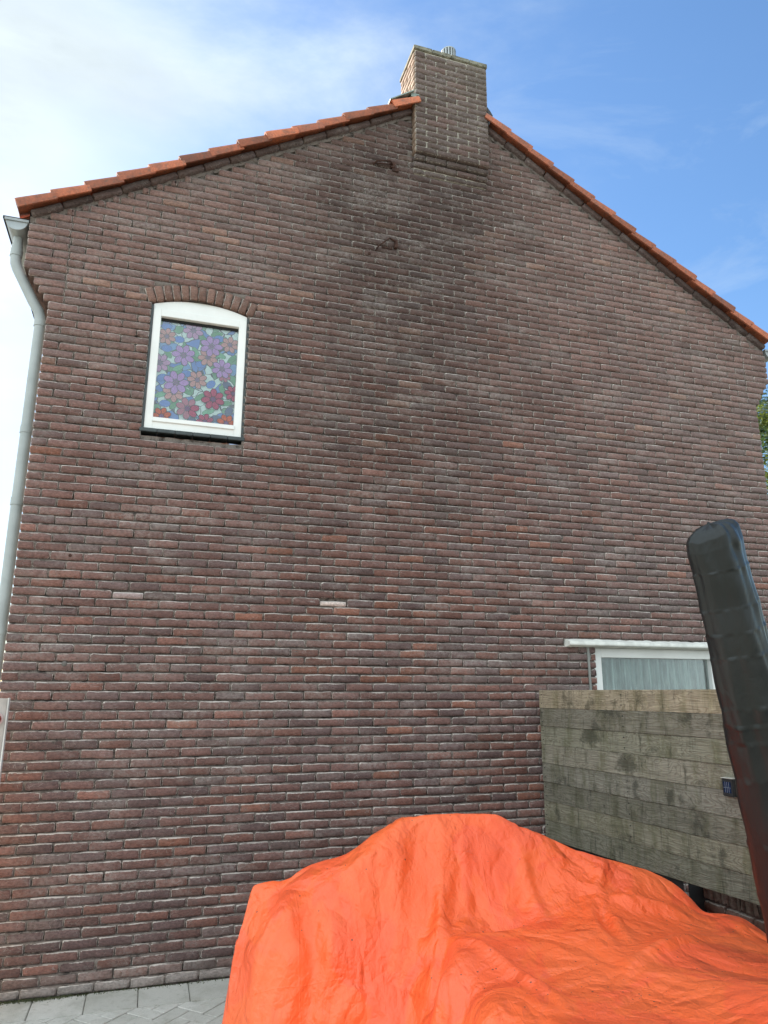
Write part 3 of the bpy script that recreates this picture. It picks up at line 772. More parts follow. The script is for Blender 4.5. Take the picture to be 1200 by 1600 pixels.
for zi, z in enumerate((1.0, 2.26)):
    for i, x in enumerate(xs_): V.append((x, .165+.036*math.sin(i*.42+1.8*math.sin(i*.09))+.009*math.sin(i*1.7), z))
m.add(V, [(i, i+1, n+i+1, n+i) for i in range(n-1)])
cm = NT('sheer_curtain'); pp = cm.pos(); cm.color(cm.mix(cm.ramp(cm.noise(cm.map(pp, (14, 1, 1)), 2.5, 3), .35, .65), (.17, .25, .24), (.42, .52, .50))); cm.rough(.9)
sub(m.build('curtain', cm.m, None, True), w2, B2)
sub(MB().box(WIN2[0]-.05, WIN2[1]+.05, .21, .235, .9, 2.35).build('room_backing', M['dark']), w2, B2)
# hood over the lower window
m = MB(); n = 56; V = []
for i in range(n+1):
    x = 4.375+(6.30-4.375)*i/n; j = random.gauss(0, .0028)
    V += [(x, .02, 2.338+j*.5), (x, -.012, 2.336+j), (x, -.078, 2.312+j*.6), (x, -.082, 2.295), (x, -.082, 2.284), (x, -.074, 2.276), (x, -.030, 2.276), (x, -.026, 2.268), (x, .02, 2.268)]
k = 9
F = [(i*k+a, (i+1)*k+a, (i+1)*k+a+1, i*k+a+1) for i in range(n) for a in range(k-1)]+[tuple(range(k))[::-1], tuple(n*k+a for a in range(k))]
m.add(V, F); o = m.build('window_hood', M['concrete']); bm = bmesh.new(); bm.from_mesh(o.data); bmesh.ops.recalc_face_normals(bm, faces=bm.faces); bm.to_mesh(o.data); bm.free(); adopt(o, house)
adopt(MB().tube([(4.590, -.014, 2.268), (4.592, -.015, 1.6), (4.594, -.014, .05)], .0115, 10).box(4.562, 4.618, -.004, .0, 2.16, 2.26).build('cable_conduit', simple('grey_conduit', (.26, .26, .24), .7, bump=.3), None, True), house)
# ------------------------------------------------------------------ rusty wall irons, plugs
m = MB()
m.tube([(2.62, -.01, 6.715), (2.64, -.05, 6.725), (2.76, -.075, 6.735), (2.80, -.03, 6.74)], .009, 7)
m.box(2.780, 2.825, -.030, .0, 6.715, 6.765, jit=.006); m.box(2.80, 2.86, -.025, .0, 6.68, 6.715, jit=.006); m.tube([(2.60, -.004, 6.73), (2.64, -.02, 6.722), (2.79, -.03, 6.74)], .006, 6)
adopt(m.build('wall_iron', M['rust'], None, True), house)
m = MB()
m.tube([(2.640, -.002, 5.795), (2.66, -.045, 5.825), (2.755, -.075, 5.905)], .0065, 7); m.tube([(2.755, -.075, 5.905), (2.80, -.06, 5.90), (2.83, -.02, 5.925)], .009, 7)
m.box(2.815, 2.845, -.035, .0, 5.85, 5.93, jit=.003); m.box(2.70, 2.80, -.018, .0, 5.835, 5.850, jit=.002)
adopt(m.build('wall_iron', M['rust'], None, True), house)
for (x, z, r) in ((.3895, 2.071, .014), (.3524, 2.8362, .010), (2.5822, 5.7524, .012)):
    adopt(MB().tube([(x, .0, z), (x, -.012, z), (x, -.016, z)], r, 10, rs=[r*1.4, r*1.3, r*.6]).build('wall_plug', M['rust'] if r < .013 else simple('grey_plug', (.12, .11, .10), .7), None, True), house)

# ------------------------------------------------------------------ ground and paving
gm = NT('joint_sand'); p = gm.pos(); gm.color(gm.mix(gm.ramp(gm.noise(p, 5, 6), .4, .65), (.21, .195, .165), (.13, .14, .09))); gm.rough(.95); gm.bump(gm.noise(p, 90, 5), .8, .006)
gr = link_mesh('ground', [(-60, -60, -.012), (60, -60, -.012), (60, 60, -.012), (-60, 60, -.012)], [(0, 1, 2, 3)], gm.m); gr['kind'] = 'structure'
pm = NT('concrete_paver'); p = pm.pos(); r = pm.objrand(); n2 = pm.noise(p, 150, 5, .8); n1 = pm.noise(p, 4, 5, .6)
c = pm.mix(r, (.50, .485, .44), (.60, .58, .535)); c = pm.mix(pm.ramp(n1, .45, .7, 0, .5), c, (.34, .33, .28)); c = pm.mix(pm.math('MULTIPLY', pm.ramp(n2, .58, .66), .7), c, (.14, .135, .115)); c = pm.mix(pm.math('MULTIPLY', pm.ramp(pm.noise(p, 22, 6, .75), .52, .68), .45), c, (.27, .26, .21)); c = pm.mix(1., c, pm.ramp(n2, .3, .7, .85, 1.12), 'MULTIPLY')
pm.color(c); pm.rough(.93); pm.bump(n2, .6, .003)
soil = link_mesh('soil', [(-1.2, -3.4, -.009), (4.6, -3.4, -.009), (4.6, -.001, -.009), (-1.2, -.001, -.009)], [(0, 1, 2, 3)], simple('joint_soil', (.13, .12, .095), .95, var=.5, scale=30, bump=1.)); soil['kind'] = 'structure'
pave = empty('paving', (1.0, -.8, 0)); pave['kind'] = 'structure'
SL = .315
for i in range(-2, 14):
    xa = i*SL+.10+.0
    o = MB().box(xa+.0022, xa+SL-.0022, -.328, -.012, -.05, 0+random.uniform(-.002, .002)).build('paving_slab', pm.m, None, False, bevel=.004); adopt(o, pave)
# herringbone pavers at forty-five degrees beyond the slabs
a_, b_ = .21, .105; cells = []
for i in range(-22, 23):
    for j in range(-22, 23):
        # (i,j) lattice of the herringbone pattern
        ox, oy = (i*b_+j*2*b_*1.0, i*b_) if False else (None, None)
hb = []
for r_ in range(-30, 31):
    for s_ in range(-12, 13):
        bx = r_*b_+s_*4*b_; by = r_*b_
        hb.append((bx, by, bx+a_, by+b_)); hb.append((bx+a_, by-b_, bx+a_+b_, by+b_))
Rz = Matrix.Rotation(R(45), 4, 'Z'); rest = MB(); ns = 0
for (xa, ya, xb, yb) in hb:
    c0 = Rz @ Vector(((xa+xb)/2, (ya+yb)/2, 0)); cx0, cy0 = c0.x+1.2, c0.y-1.2
    if cy0 > -.25 or cy0 < -3.2 or cx0 < -1.0 or cx0 > 4.1: continue
    pts = [Rz @ Vector(q_) for q_ in ((xa+.003, ya+.003, 0), (xb-.003, ya+.003, 0), (xb-.003, yb-.003, 0), (xa+.003, yb-.003, 0))]
    P = [(q_.x+1.2, q_.y-1.2) for q_ in pts]
    # clip at the slab edge y=-.331
    Q = []
    for k in range(4):
        p0, p1 = P[k], P[(k+1) % 4]; in0, in1 = p0[1] <= -.331, p1[1] <= -.331
        if in0: Q.append(p0)
        if in0 != in1: t_ = (-.331-p0[1])/(p1[1]-p0[1]); Q.append((p0[0]+(p1[0]-p0[0])*t_, -.331))
    if len(Q) < 3: continue
    zt = random.uniform(-.003, .002); nq = len(Q)
    m = MB().add([(x, y, zt) for x, y in Q]+[(x, y, -.05) for x, y in Q], [tuple(range(nq))]+[(k, k+nq, (k+1) % nq+nq, (k+1) % nq) for k in range(nq)])
    if cx0 < 2.0 and cy0 > -1.35: adopt(m.build('paver', pm.m, None, False, bevel=.0025, seg=1), pave)
    else: rest.add(m.v, m.f)
o = rest.build('pavers', pm.m); adopt(o, pave); o['kind'] = 'stuff'
# moss tufts in the corner by the wall
V = []; F = []
for i in range(1600):
    x = random.gauss(.36, .14) if i % 3 else random.uniform(.2, 1.6); y = -.004-abs(random.gauss(0, .022)); s_ = random.uniform(.003, .010); a = random.random()*6
    b = len(V); V += [(x, y, -.004), (x+s_*math.cos(a), y+s_*math.sin(a), .001), (x+s_*.4*math.cos(a+1), y, s_*random.uniform(.5, 1.5))]; F.append((b, b+1, b+2))
mo = link_mesh('moss', V, F, simple('moss', (.085, .095, .045), .9, var=.5, scale=80, bump=0)); mo.location.z = .001; tag(mo, 'green moss growing in the joint at the foot of the brick wall', 'moss', kind='stuff')

# ------------------------------------------------------------------ timber fence
FA = Vector((4.072, -.05, 0)); FD = Vector((.077, -1, 0)).normalized()
fence = empty('board_fence', FA); fence.rotation_euler = (0, 0, math.atan2(FD.y, FD.x)+math.pi/2)
# local: -y runs along the fence away from the house, +x faces away from the tarpaulin
tag(fence, 'weathered grey wooden board fence with horizontal boards beside the covered furniture', 'fence')
PB = .1432; FZ = 1.901; FL = 3.1
for i in range(8):
    z1_ = FZ-i*PB; z0_ = z1_-PB+.0012; m = MB(); n = 14; V = []
    bow = random.gauss(0, .002); th = .021; tilt = .004
    for j in range(n+1):
        y = -FL*j/n; w_ = bow*math.sin(math.pi*j/n*2)+random.gauss(0, .0005)
        V += [(0+w_-tilt, y, z0_), (0+w_, y, z1_+random.gauss(0, .0006)), (th+w_, y, z1_), (th+w_, y, z0_)]
    F = [(j*4+a, j*4+(a+1) % 4, (j+1)*4+(a+1) % 4, (j+1)*4+a) for j in range(n) for a in range(4)]+[(3, 2, 1, 0), (n*4, n*4+1, n*4+2, n*4+3)]
    m.add(V, F); o = m.build('board', M['wood'], fence); bm = bmesh.new(); bm.from_mesh(o.data); bmesh.ops.recalc_face_normals(bm, faces=bm.faces); bmesh.ops.bevel(bm, geom=[e for e in bm.edges if abs((e.verts[0].co-e.verts[1].co).y) > .1], offset=.0022, segments=1, affect='EDGES'); bm.to_mesh(o.data); bm.free()
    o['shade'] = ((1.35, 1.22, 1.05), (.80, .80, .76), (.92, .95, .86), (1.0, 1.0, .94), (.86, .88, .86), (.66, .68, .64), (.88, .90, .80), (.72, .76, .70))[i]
    for yy in (-.035, -1.02, -2.05):
        for dz in (.035, .105):
            MB().tube([(-.0065, yy+random.gauss(0, .004), z1_-dz), (-.0015, yy, z1_-dz)], .0038, 7).build('screw', M['dark'], o)
for yy in (-.06, -1.03, -2.06, -3.02): MB().box(.0265, .095, yy-.035, yy+.035, -.01, 1.86).build('post', M['wood'], fence)['shade'] = (.8, .8, .78)
MB().box(.030, .034, -1.43, -.02, .0, .78).box(.10, .9, -1.40, -1.396, .0, .74).build('gap_shade_sheet', M['dark'], fence)  # added black sheets standing in for the shade under the fence
# low garden wall under the far end of the fence, capped with bricks on edge
lw = empty('garden_wall', (4.45, -2.2, 0)); tag(lw, 'low brick garden wall with a cap of upright bricks below the wooden fence', 'wall')
LX = 4.40
o = MB().box(LX+.008, LX+.20, -3.2, -1.375, 0, .60).build('mortar_core', M['mortar']); adopt(o, lw)
def lbrick(name, y0, y1, z0, z1, i, tone, vertical=False):
    V, F, rim = brick_mesh(y1-y0, z1-z0, np.random.default_rng(7000+i), .09)
    me = bpy.data.meshes.new(name); me.from_pydata([tuple(map(float, v)) for v in V], [], F); me.materials.append(M['brick']); me.polygons.foreach_set('use_smooth', [True]*len(me.polygons))
    at = me.attributes.new('rim', 'FLOAT', 'POINT'); at.data.foreach_set('value', [q*.8 for q in rim]); o = bpy.data.objects.new(name, me); COL.objects.link(o)
    o.location = (LX, (y0+y1)/2, (z0+z1)/2); o.rotation_euler = (0, 0, -math.pi/2); o['tone'] = tuple(float(c) for c in tone); adopt(o, lw)
i = 0; y = -1.385
while y > -3.1: i += 1; lbrick('cap_brick', y-.052, y, .628, .735, i, np.array((.15, .125, .10))*rng.uniform(.75, 1.2)); y -= .064
for k in range(9):
    y = -1.385-(.11 if k % 2 else 0); z_ = .62-(k+1)*H
    while y > -3.1: i += 1; lbrick('brick', y-.208, y, z_+.005, z_+H-.006, i, np.array((.16, .085, .06))*rng.uniform(.6, 1.25)); y -= .22

# solar lamp on the fence
pa = Vector((4.2167, -1.9292, 1.4009))
lamp = empty('solar_lamp', pa); lamp.rotation_euler = fence.rotation_euler
wl = .082; hl = .098
MB().box(-.038, -.002, -wl, 0, -hl, 0).build('lamp_housing', simple('black_plastic', (.02, .021, .023), .4, bump=.1), lamp, False, bevel=.004)
MB().box(-.0405, -.0385, -wl+.016, -.014, -hl+.02, -.018).build('solar_panel', simple('solar_cell', (.01, .022, .06), .15, bump=0), lamp)
m = MB()
for q_ in range(1, 4): m.box(-.0415, -.0406, -wl+.016+q_*.013-.0006, -wl+.016+q_*.013+.0006, -hl+.02, -.018)
m.box(-.0415, -.0406, -wl+.016, -.014, -hl/2-.0006, -hl/2+.0006); m.build('cell_line', simple('cell_silver', (.25, .27, .3), .3, bump=0), lamp)
MB().box(-.0405, -.002, -wl-.001, .001, .0005, .004).build('lamp_rim', simple('pale_plastic', (.5, .5, .46), .5), lamp)
tag(lamp, 'small black solar lamp screwed to the wooden fence beside the covered parasol', 'lamp')

# ------------------------------------------------------------------ gate at the left edge
gate = empty('wooden_gate', (-.35, -.40, 0)); tag(gate, 'pale grey wooden gate with a red knob at the left corner of the house', 'gate')
for i in range(6):
    xa = .36-.12*(i+1); MB().box(xa+.002, xa+.118, -.018, .018, .06, 1.838).build('board', M['gate_wood'], gate, False, bevel=.004)
MB().box(.36, .478, -.020, .020, .04, 1.840).build('stile', M['gate_wood'], gate, False, bevel=.004)
MB().box(.478, .486, -.024, .024, .04, 1.842).build('edge_strip', simple('pale_edge', (.6, .58, .55), .6), gate)
sph = bmesh.new(); bmesh.ops.create_uvsphere(sph, u_segments=16, v_segments=10, radius=.034); me = bpy.data.meshes.new('knob'); sph.to_mesh(me); sph.free(); me.materials.append(simple('red_knob', (.30, .03, .03), .25, bump=0)); me.polygons.foreach_set('use_smooth', [True]*len(me.polygons))
o = bpy.data.objects.new('knob', me); COL.objects.link(o); o.parent = gate; o.location = (.425, -.045, 1.715)
o2 = MB().tube([(.425, -.022, 1.715), (.425, -.03, 1.715)], .042, 18).build('knob_plate', simple('knob_rose', (.55, .42, .40), .4), gate, True)

# ------------------------------------------------------------------ covered parasol
def mat_cover():
    t = NT('black_parasol_cover'); p = t.pos(); n = t.noise(p, 2.2, 4)
    t.color(t.mix(t.ramp(n, .4, .6), (.010, .013, .014), (.014, .017, .018))); t.rough(t.ramp(t.noise(p, 5, 4), .3, .7, .30, .46)); t.spec(.42)
    t.bump(t.noise(t.map(p, (1, 1, .5)), 7, 5, .55, .6), .28, .03); t.bump(t.noise(p, 420, 2), .12, .001)
    return t.m
para = empty('covered_parasol', (3.75, -2.75, 0)); tag(para, 'folded garden parasol in a black zipped cover leaning in front of the fence', 'parasol')
A = Vector((3.2329, -3.0971, 2.591)); Bp = Vector((3.7052, -2.8971, .9728))
axis = (Bp-A).normalized(); LEN = (Bp-A).length
side = Vector((math.cos(YAW), -math.sin(YAW), 0)); side = (side-axis*side.dot(axis)).normalized(); front = axis.cross(side).normalized()
if front.y > 0: front = -front
n_th = 96; rowsn = 230; V = []
wid = [(0, .010), (.003, .045), (.008, .078), (.016, .100), (.03, .113), (.06, .119), (.12, .119), (.25, .126), (.45, .142), (.65, .156), (1.0, .174), (1.06, .178)]
seams = [.118, .213, .275, .335, .46, .505, .545, .64, .80, .93]
pr = random.Random(11)
ph = [pr.random()*6.28 for _ in range(12)]
for r_ in range(rowsn+1):
    t_ = 1.06*(r_/rowsn)**1.45
    w_ = float(np.interp(t_, [a for a, b_ in wid], [b_ for a, b_ in wid]))
    sm = sum(max(0, 1-abs(t_-q_)/.004) for q_ in seams)
    seg = sum(t_ > q_ for q_ in seams); pf = [math.sin(ph[k]*3+seg*2.1*k) for k in range(5)]
    top = math.exp(-(t_/.07)**2)
    for k in range(n_th):
        a = 2*math.pi*k/n_th
        # folded sheet: a flat broad face to the left, an arris near the middle and a second face turned right
        b_ = a-.60+.06*math.sin(t_*5)
        sq = 1/(abs(math.cos(b_))**3.2+abs(math.sin(b_))**3.2)**(1/3.2)
        sq *= .92
        tri = lambda u: 1-2*abs((u/math.pi) % 2-1)
        fold = .030*tri(3*a+ph[0]+t_*1.5)+.034*tri(8*a+ph[1]-t_*2+pf[1]*.35)+.012*tri(11*a+ph[2]+4*t_+pf[2]*.6)
        fold += .035*top*tri(7*a+ph[3]+t_*12)+.030*top*tri(13*a+ph[4]-t_*8)
        fold += .020*math.sin(2*a+pf[3]*2)*math.sin((t_*37+pf[4]))
        nxt = max([q_ for q_ in seams if q_ <= t_] or [0]); ds = t_-nxt
        saw = max(0, 1-ds/.09)
        fold += .020*math.exp(-ds/.018)*tri(15*a+seg*1.7)+.018*math.exp(-ds/.03)*tri(6*a+seg*2.3)
        fold += .055*math.exp(-((a-1.05)/.42)**2)*math.sin(t_*95+3*a)*math.exp(-(t_/.10)**2)
        fold += .030*math.exp(-((a-1.40-.25*math.sin(t_*9))/.16)**2)
        rad = w_*(sq+fold)*(1+.012*sm+.007*saw)
        tt = t_*LEN+(-.020*math.cos(a)+.008*tri(4*a+1)+.006*tri(9*a))*max(0, 1-t_/.12)**.7*(w_/.12)
        V.append(A+axis*tt+side*(math.cos(a)*rad)+front*(math.sin(a)*rad*.85))
F = [(r_*n_th+k, r_*n_th+(k+1) % n_th, (r_+1)*n_th+(k+1) % n_th, (r_+1)*n_th+k) for r_ in range(rowsn) for k in range(n_th)]
V.append(sum(V[:n_th], Vector())/n_th-axis*.012); F += [(k, len(V)-1, (k+1) % n_th) for k in range(n_th)]
o = link_mesh('cover', V, F, mat_cover(), None, True); bm = bmesh.new(); bm.from_mesh(o.data); bmesh.ops.recalc_face_normals(bm, faces=bm.faces); bm.to_mesh(o.data); bm.free(); adopt(o, para)
E_ = A+axis*LEN*1.05; foot = Vector((E_.x+.06, E_.y, .06))
adopt(MB().tube([A+axis*LEN*.9, E_, foot], .03, 14).build('pole', simple('pole_metal', (.05, .05, .05), .4, .5), None, True), para)
adopt(MB().box(foot.x-.4, foot.x+.4, foot.y-.05, foot.y+.05, .002, .06).box(foot.x-.05, foot.x+.05, foot.y-.4, foot.y+.4, .004, .062).build('base', simple('base_metal', (.06, .06, .06), .5, .5)), para)

# ------------------------------------------------------------------ orange tarpaulin
#TARP0
TP = [(1.445, -1.800, 0.728), (1.482, -1.780, 0.827), (1.435, -1.850, 0.459), (1.529, -1.720, 0.977), (1.603, -1.740, 0.999), (1.694, -1.760, 1.002), (1.769, -1.780, 1.053), (1.969, -1.820, 1.113), (2.144, -1.850, 1.227), (2.250, -1.860, 1.275), (2.449, -1.870, 1.285), (2.629, -1.870, 1.280), (2.776, -1.870, 1.264), (2.849, -1.870, 1.226), (3.035, -1.870, 1.153), (3.237, -1.880, 1.064), (3.439, -1.900, 1.007), (3.615, -1.930, 0.954), (3.743, -1.970, 0.893), (3.817, -2.020, 0.817), (3.850, -2.060, 0.759), (3.904, -2.150, 0.771), (3.986, -2.200, 0.753), (4.055, -2.240, 0.701), (1.607, -2.020, 0.887), (1.668, -2.060, 0.706), (1.745, -2.100, 0.502), (1.535, -1.980, 0.797), (1.504, -2.020, 0.586), (1.790, -1.980, 0.975), (1.972, -1.990, 1.055), (2.135, -1.980, 1.147), (1.825, -2.100, 0.805), (1.843, -2.160, 0.548), (2.040, -2.080, 0.885), (2.039, -2.180, 0.632), (2.218, -2.020, 0.994), (2.212, -2.120, 0.802), (2.166, -2.240, 0.589), (2.410, -1.960, 1.142), (2.572, -1.980, 1.077), (2.411, -2.030, 0.954), (2.597, -2.060, 0.891), (2.783, -1.980, 1.034), (2.792, -2.080, 0.858), (2.292, -2.220, 0.812), (2.435, -2.120, 0.836), (2.276, -2.350, 0.810), (2.559, -2.137, 0.830), (2.795, -2.199, 0.840), (2.255, -2.660, 0.790), (2.492, -2.634, 0.780), (2.734, -2.626, 0.800), (2.986, -2.707, 0.800), (3.179, -2.854, 0.780), (3.444, -2.876, 0.760), (2.250, -2.993, 0.770), (2.568, -3.095, 0.780), (2.884, -3.196, 0.770), (3.145, -2.120, 0.868), (3.060, -2.000, 0.959), (3.303, -2.080, 0.885), (3.499, -2.120, 0.835), (3.697, -2.180, 0.769), (3.132, -2.321, 0.830), (3.332, -2.472, 0.800), (3.640, -2.523, 0.760)]
TP += [(1.375, y, .02) for y in np.arange(-2.3, -1.35, .15)]+[(1.2, y, 0) for y in np.arange(-3.6, -1.2, .4)]
TP += [(1.5, -1.50, .45), (1.8, -1.5, .42), (2.1, -1.52, .5), (2.4, -1.55, .55), (2.7, -1.55, .55), (3.0, -1.58, .5), (3.4, -1.62, .5), (3.7, -1.72, .45), (4.0, -1.9, .45)]
TP += [(x, -1.32, 0) for x in np.arange(1.4, 4.3, .3)]+[(x, y, 0) for x in (1.5, 1.7, 1.9) for y in (-2.34, -2.6, -3.0, -3.4)]+[(2.04, -2.42, .02), (2.06, -2.7, .02), (2.06, -3.1, .02), (2.06, -3.5, .02)]
TP += [(2.17, -2.55, .76), (2.17, -2.9, .75), (2.17, -3.3, .74)]+[(x, -3.45, .76) for x in (2.3, 2.7, 3.1, 3.5, 3.9)]+[(x, -3.62, 0) for x in (2.2, 2.6, 3.0, 3.4, 3.8, 4.1)]
TP += [(4.10, -2.32, .64), (4.10, -2.7, .70), (4.08, -3.1, .74), (4.1, -3.4, .70), (3.85, -2.8, .76), (4.16, -2.1, .42)]
TP = np.array(TP)
FOLDS = [(1.607, -2.02, 1.76, -2.10, .05, .05), (2.292, -2.22, 2.43, -1.95, .045, .05), (2.30, -2.24, 2.20, -2.50, -.07, .05), (2.36, -2.22, 2.9, -2.15, -.03, .06), (3.145, -2.13, 3.70, -2.20, .035, .06),
         (3.145, -2.14, 3.05, -2.5, -.03, .05), (2.25, -1.90, 2.12, -2.12, .03, .05), (2.55, -1.92, 2.48, -2.12, .03, .04), (1.97, -1.9, 1.85, -2.12, -.02, .05), (2.85, -1.92, 2.83, -2.2, .03, .05), (2.9, -2.75, 3.5, -2.45, .03, .06),
         (2.35, -2.35, 2.5, -2.95, .03, .05), (3.35, -1.95, 3.15, -2.13, .03, .05), (1.97, -1.98, 2.25, -1.9, .015, .05)]
def tarp_surface():
    P = TP[:, :2]; D = np.linalg.norm(P[:, None]-P[None], axis=2); K = np.sqrt(D*D+.11**2)
    n = len(P); Amat = np.zeros((n+3, n+3)); Amat[:n, :n] = K-np.eye(n)*.0; Amat[:n, n] = 1; Amat[:n, n+1:] = P; Amat[n, :n] = 1; Amat[n+1:, :n] = P.T
    wgt = np.linalg.solve(Amat, np.concatenate([TP[:, 2], np.zeros(3)]))
    from mathutils.geometry import delaunay_2d_cdt
    vv, ee, tt_, ov, oe, of = delaunay_2d_cdt([Vector(p) for p in P], [], [], 0, 1e-5)
    vx = np.array([[v.x, v.y] for v in vv]); vz = np.array([TP[o[0], 2] for o in ov])
    def lin(q):
        out = np.zeros(len(q))
        for (a, b, c) in tt_:
            A_, B_, C_ = vx[a], vx[b], vx[c]; d = (B_[1]-C_[1])*(A_[0]-C_[0])+(C_[0]-B_[0])*(A_[1]-C_[1])
            lo_ = np.minimum(np.minimum(A_, B_), C_)-1e-4; hi_ = np.maximum(np.maximum(A_, B_), C_)+1e-4
            k = np.nonzero((q[:, 0] >= lo_[0]) & (q[:, 0] <= hi_[0]) & (q[:, 1] >= lo_[1]) & (q[:, 1] <= hi_[1]))[0]; w = q[k]
            l1 = ((B_[1]-C_[1])*(w[:, 0]-C_[0])+(C_[0]-B_[0])*(w[:, 1]-C_[1]))/d; l2 = ((C_[1]-A_[1])*(w[:, 0]-C_[0])+(A_[0]-C_[0])*(w[:, 1]-C_[1]))/d; l3 = 1-l1-l2
            m_ = (l1 > -1e-6) & (l2 > -1e-6) & (l3 > -1e-6); out[k[m_]] = (l1*vz[a]+l2*vz[b]+l3*vz[c])[m_]
        return out
    def Hf(x, y):
        q = np.stack([x.ravel(), y.ravel()], 1); out = np.zeros(len(q))
        for i in range(0, len(q), 4000):
            d = np.linalg.norm(q[i:i+4000, None]-P[None], axis=2); out[i:i+4000] = np.sqrt(d*d+.11**2) @ wgt[:n]+wgt[n]+q[i:i+4000] @ wgt[n+1:]
        out = .35*out+.65*lin(q)
        for (ax, ay, bx, by, hh, wd) in FOLDS:
            dx, dy = bx-ax, by-ay; L2 = dx*dx+dy*dy; tt = np.clip(((q[:, 0]-ax)*dx+(q[:, 1]-ay)*dy)/L2, 0, 1)
            dd = np.hypot(q[:, 0]-ax-tt*dx, q[:, 1]-ay-tt*dy); out = out+1.6*hh*np.maximum(0, 1-dd/wd)*np.sin(math.pi*np.clip(.12+tt*.8, 0, 1))
        return np.maximum(out, 0).reshape(x.shape)
    # columns spaced by length along the cloth, so that the steep sides get as many as the flat ones
    xf = np.linspace(1.27, 4.17, 1200); prof = (Hf(xf, np.full_like(xf, -1.85))+Hf(xf, np.full_like(xf, -2.0)))/2
    s = np.concatenate([[0], np.cumsum(np.hypot(np.diff(xf), np.diff(prof)*.8))]); NX = 190
    xs = np.interp(np.linspace(0, s[-1], NX), s, xf)
    yf = np.linspace(-3.66, -1.30, 700); X, Y = np.meshgrid(xs, yf, indexing='ij'); Z = Hf(X, Y)
    NY = 170; GX = np.zeros((NX, NY)); GY = GX.copy(); GZ = GX.copy(); S = []
    for i in range(NX):
        s = np.concatenate([[0], np.cumsum(np.hypot(np.diff(yf), np.diff(Z[i])))]); S.append(np.interp(np.linspace(0, s[-1], NY), s, yf))
    S = np.array(S)
    for _ in range(6): S[1:-1] = (S[:-2]+S[1:-1]+S[2:])/3
    GX = np.repeat(xs[:, None], NY, 1); GZ = Hf(GX, S); return GX, S, GZ
GX, GY, GZ = tarp_surface(); NX, NY = GX.shape
quads = [(i*NY+j, (i+1)*NY+j, (i+1)*NY+j+1, i*NY+j+1) for i in range(NX-1) for j in range(NY-1)]
col = link_mesh('tarp_support', np.stack([GX, GY, GZ-.012], 2).reshape(-1, 3), quads); col.modifiers.new('c', 'COLLISION')
col.collision.thickness_outer = .004; col.collision.cloth_friction = 18
nz = rng.normal(0, .0012, GX.shape)
tarp = link_mesh('tarpaulin', np.stack([GX, GY, GZ+.004+nz], 2).reshape(-1, 3), quads, None, None, True)
uvl = tarp.data.uv_layers.new(name='cloth')
# cloth coordinates in metres measured along the sheet
SU = np.zeros_like(GX); SV_ = np.zeros_like(GX)
SU[1:] = np.cumsum(np.sqrt(np.diff(GX, axis=0)**2+np.diff(GZ, axis=0)**2), 0); SV_[:, 1:] = np.cumsum(np.sqrt(np.diff(GY, axis=1)**2+np.diff(GZ, axis=1)**2), 1)
SU = np.repeat(SU[:, NY//2:NY//2+1], NY, 1)
li = np.zeros(len(tarp.data.loops), dtype=np.int32); tarp.data.loops.foreach_get('vertex_index', li)
uvl.data.foreach_set('uv', np.stack([SU.ravel()[li], SV_.ravel()[li]], 1).astype(np.float32).ravel())
vg = tarp.vertex_groups.new(name='pin'); vg.add([i*NY+j for i in range(NX) for j in (0, NY-1)]+[i*NY+j for i in (0, NX-1) for j in range(NY)], 1, 'REPLACE')
cm_ = tarp.modifiers.new('cloth', 'CLOTH'); cs = cm_.settings
cs.quality = 4; cs.mass = .25; cs.tension_stiffness = 12; cs.compression_stiffness = 12; cs.shear_stiffness = 6; cs.bending_stiffness = .15; cs.air_damping = 1.5
cs.vertex_group_mass = 'pin'; cs.shrink_min = -.022; cm_.collision_settings.distance_min = .004; cm_.collision_settings.collision_quality = 2
NF = 15
cm_.point_cache.frame_start = 1; cm_.point_cache.frame_end = NF
for f_ in range(1, NF+1): scn.frame_set(f_)
dg = bpy.context.evaluated_depsgraph_get(); ev = tarp.evaluated_get(dg); co = np.zeros(len(tarp.data.vertices)*3, dtype=np.float32); ev.data.vertices.foreach_get('co', co)
tarp.modifiers.clear(); bpy.data.objects.remove(col); tarp.data.vertices.foreach_set('co', co); tarp.data.update(); scn.frame_set(1)
ss = tarp.modifiers.new('smooth', 'SUBSURF'); ss.levels = 1; ss.render_levels = 1
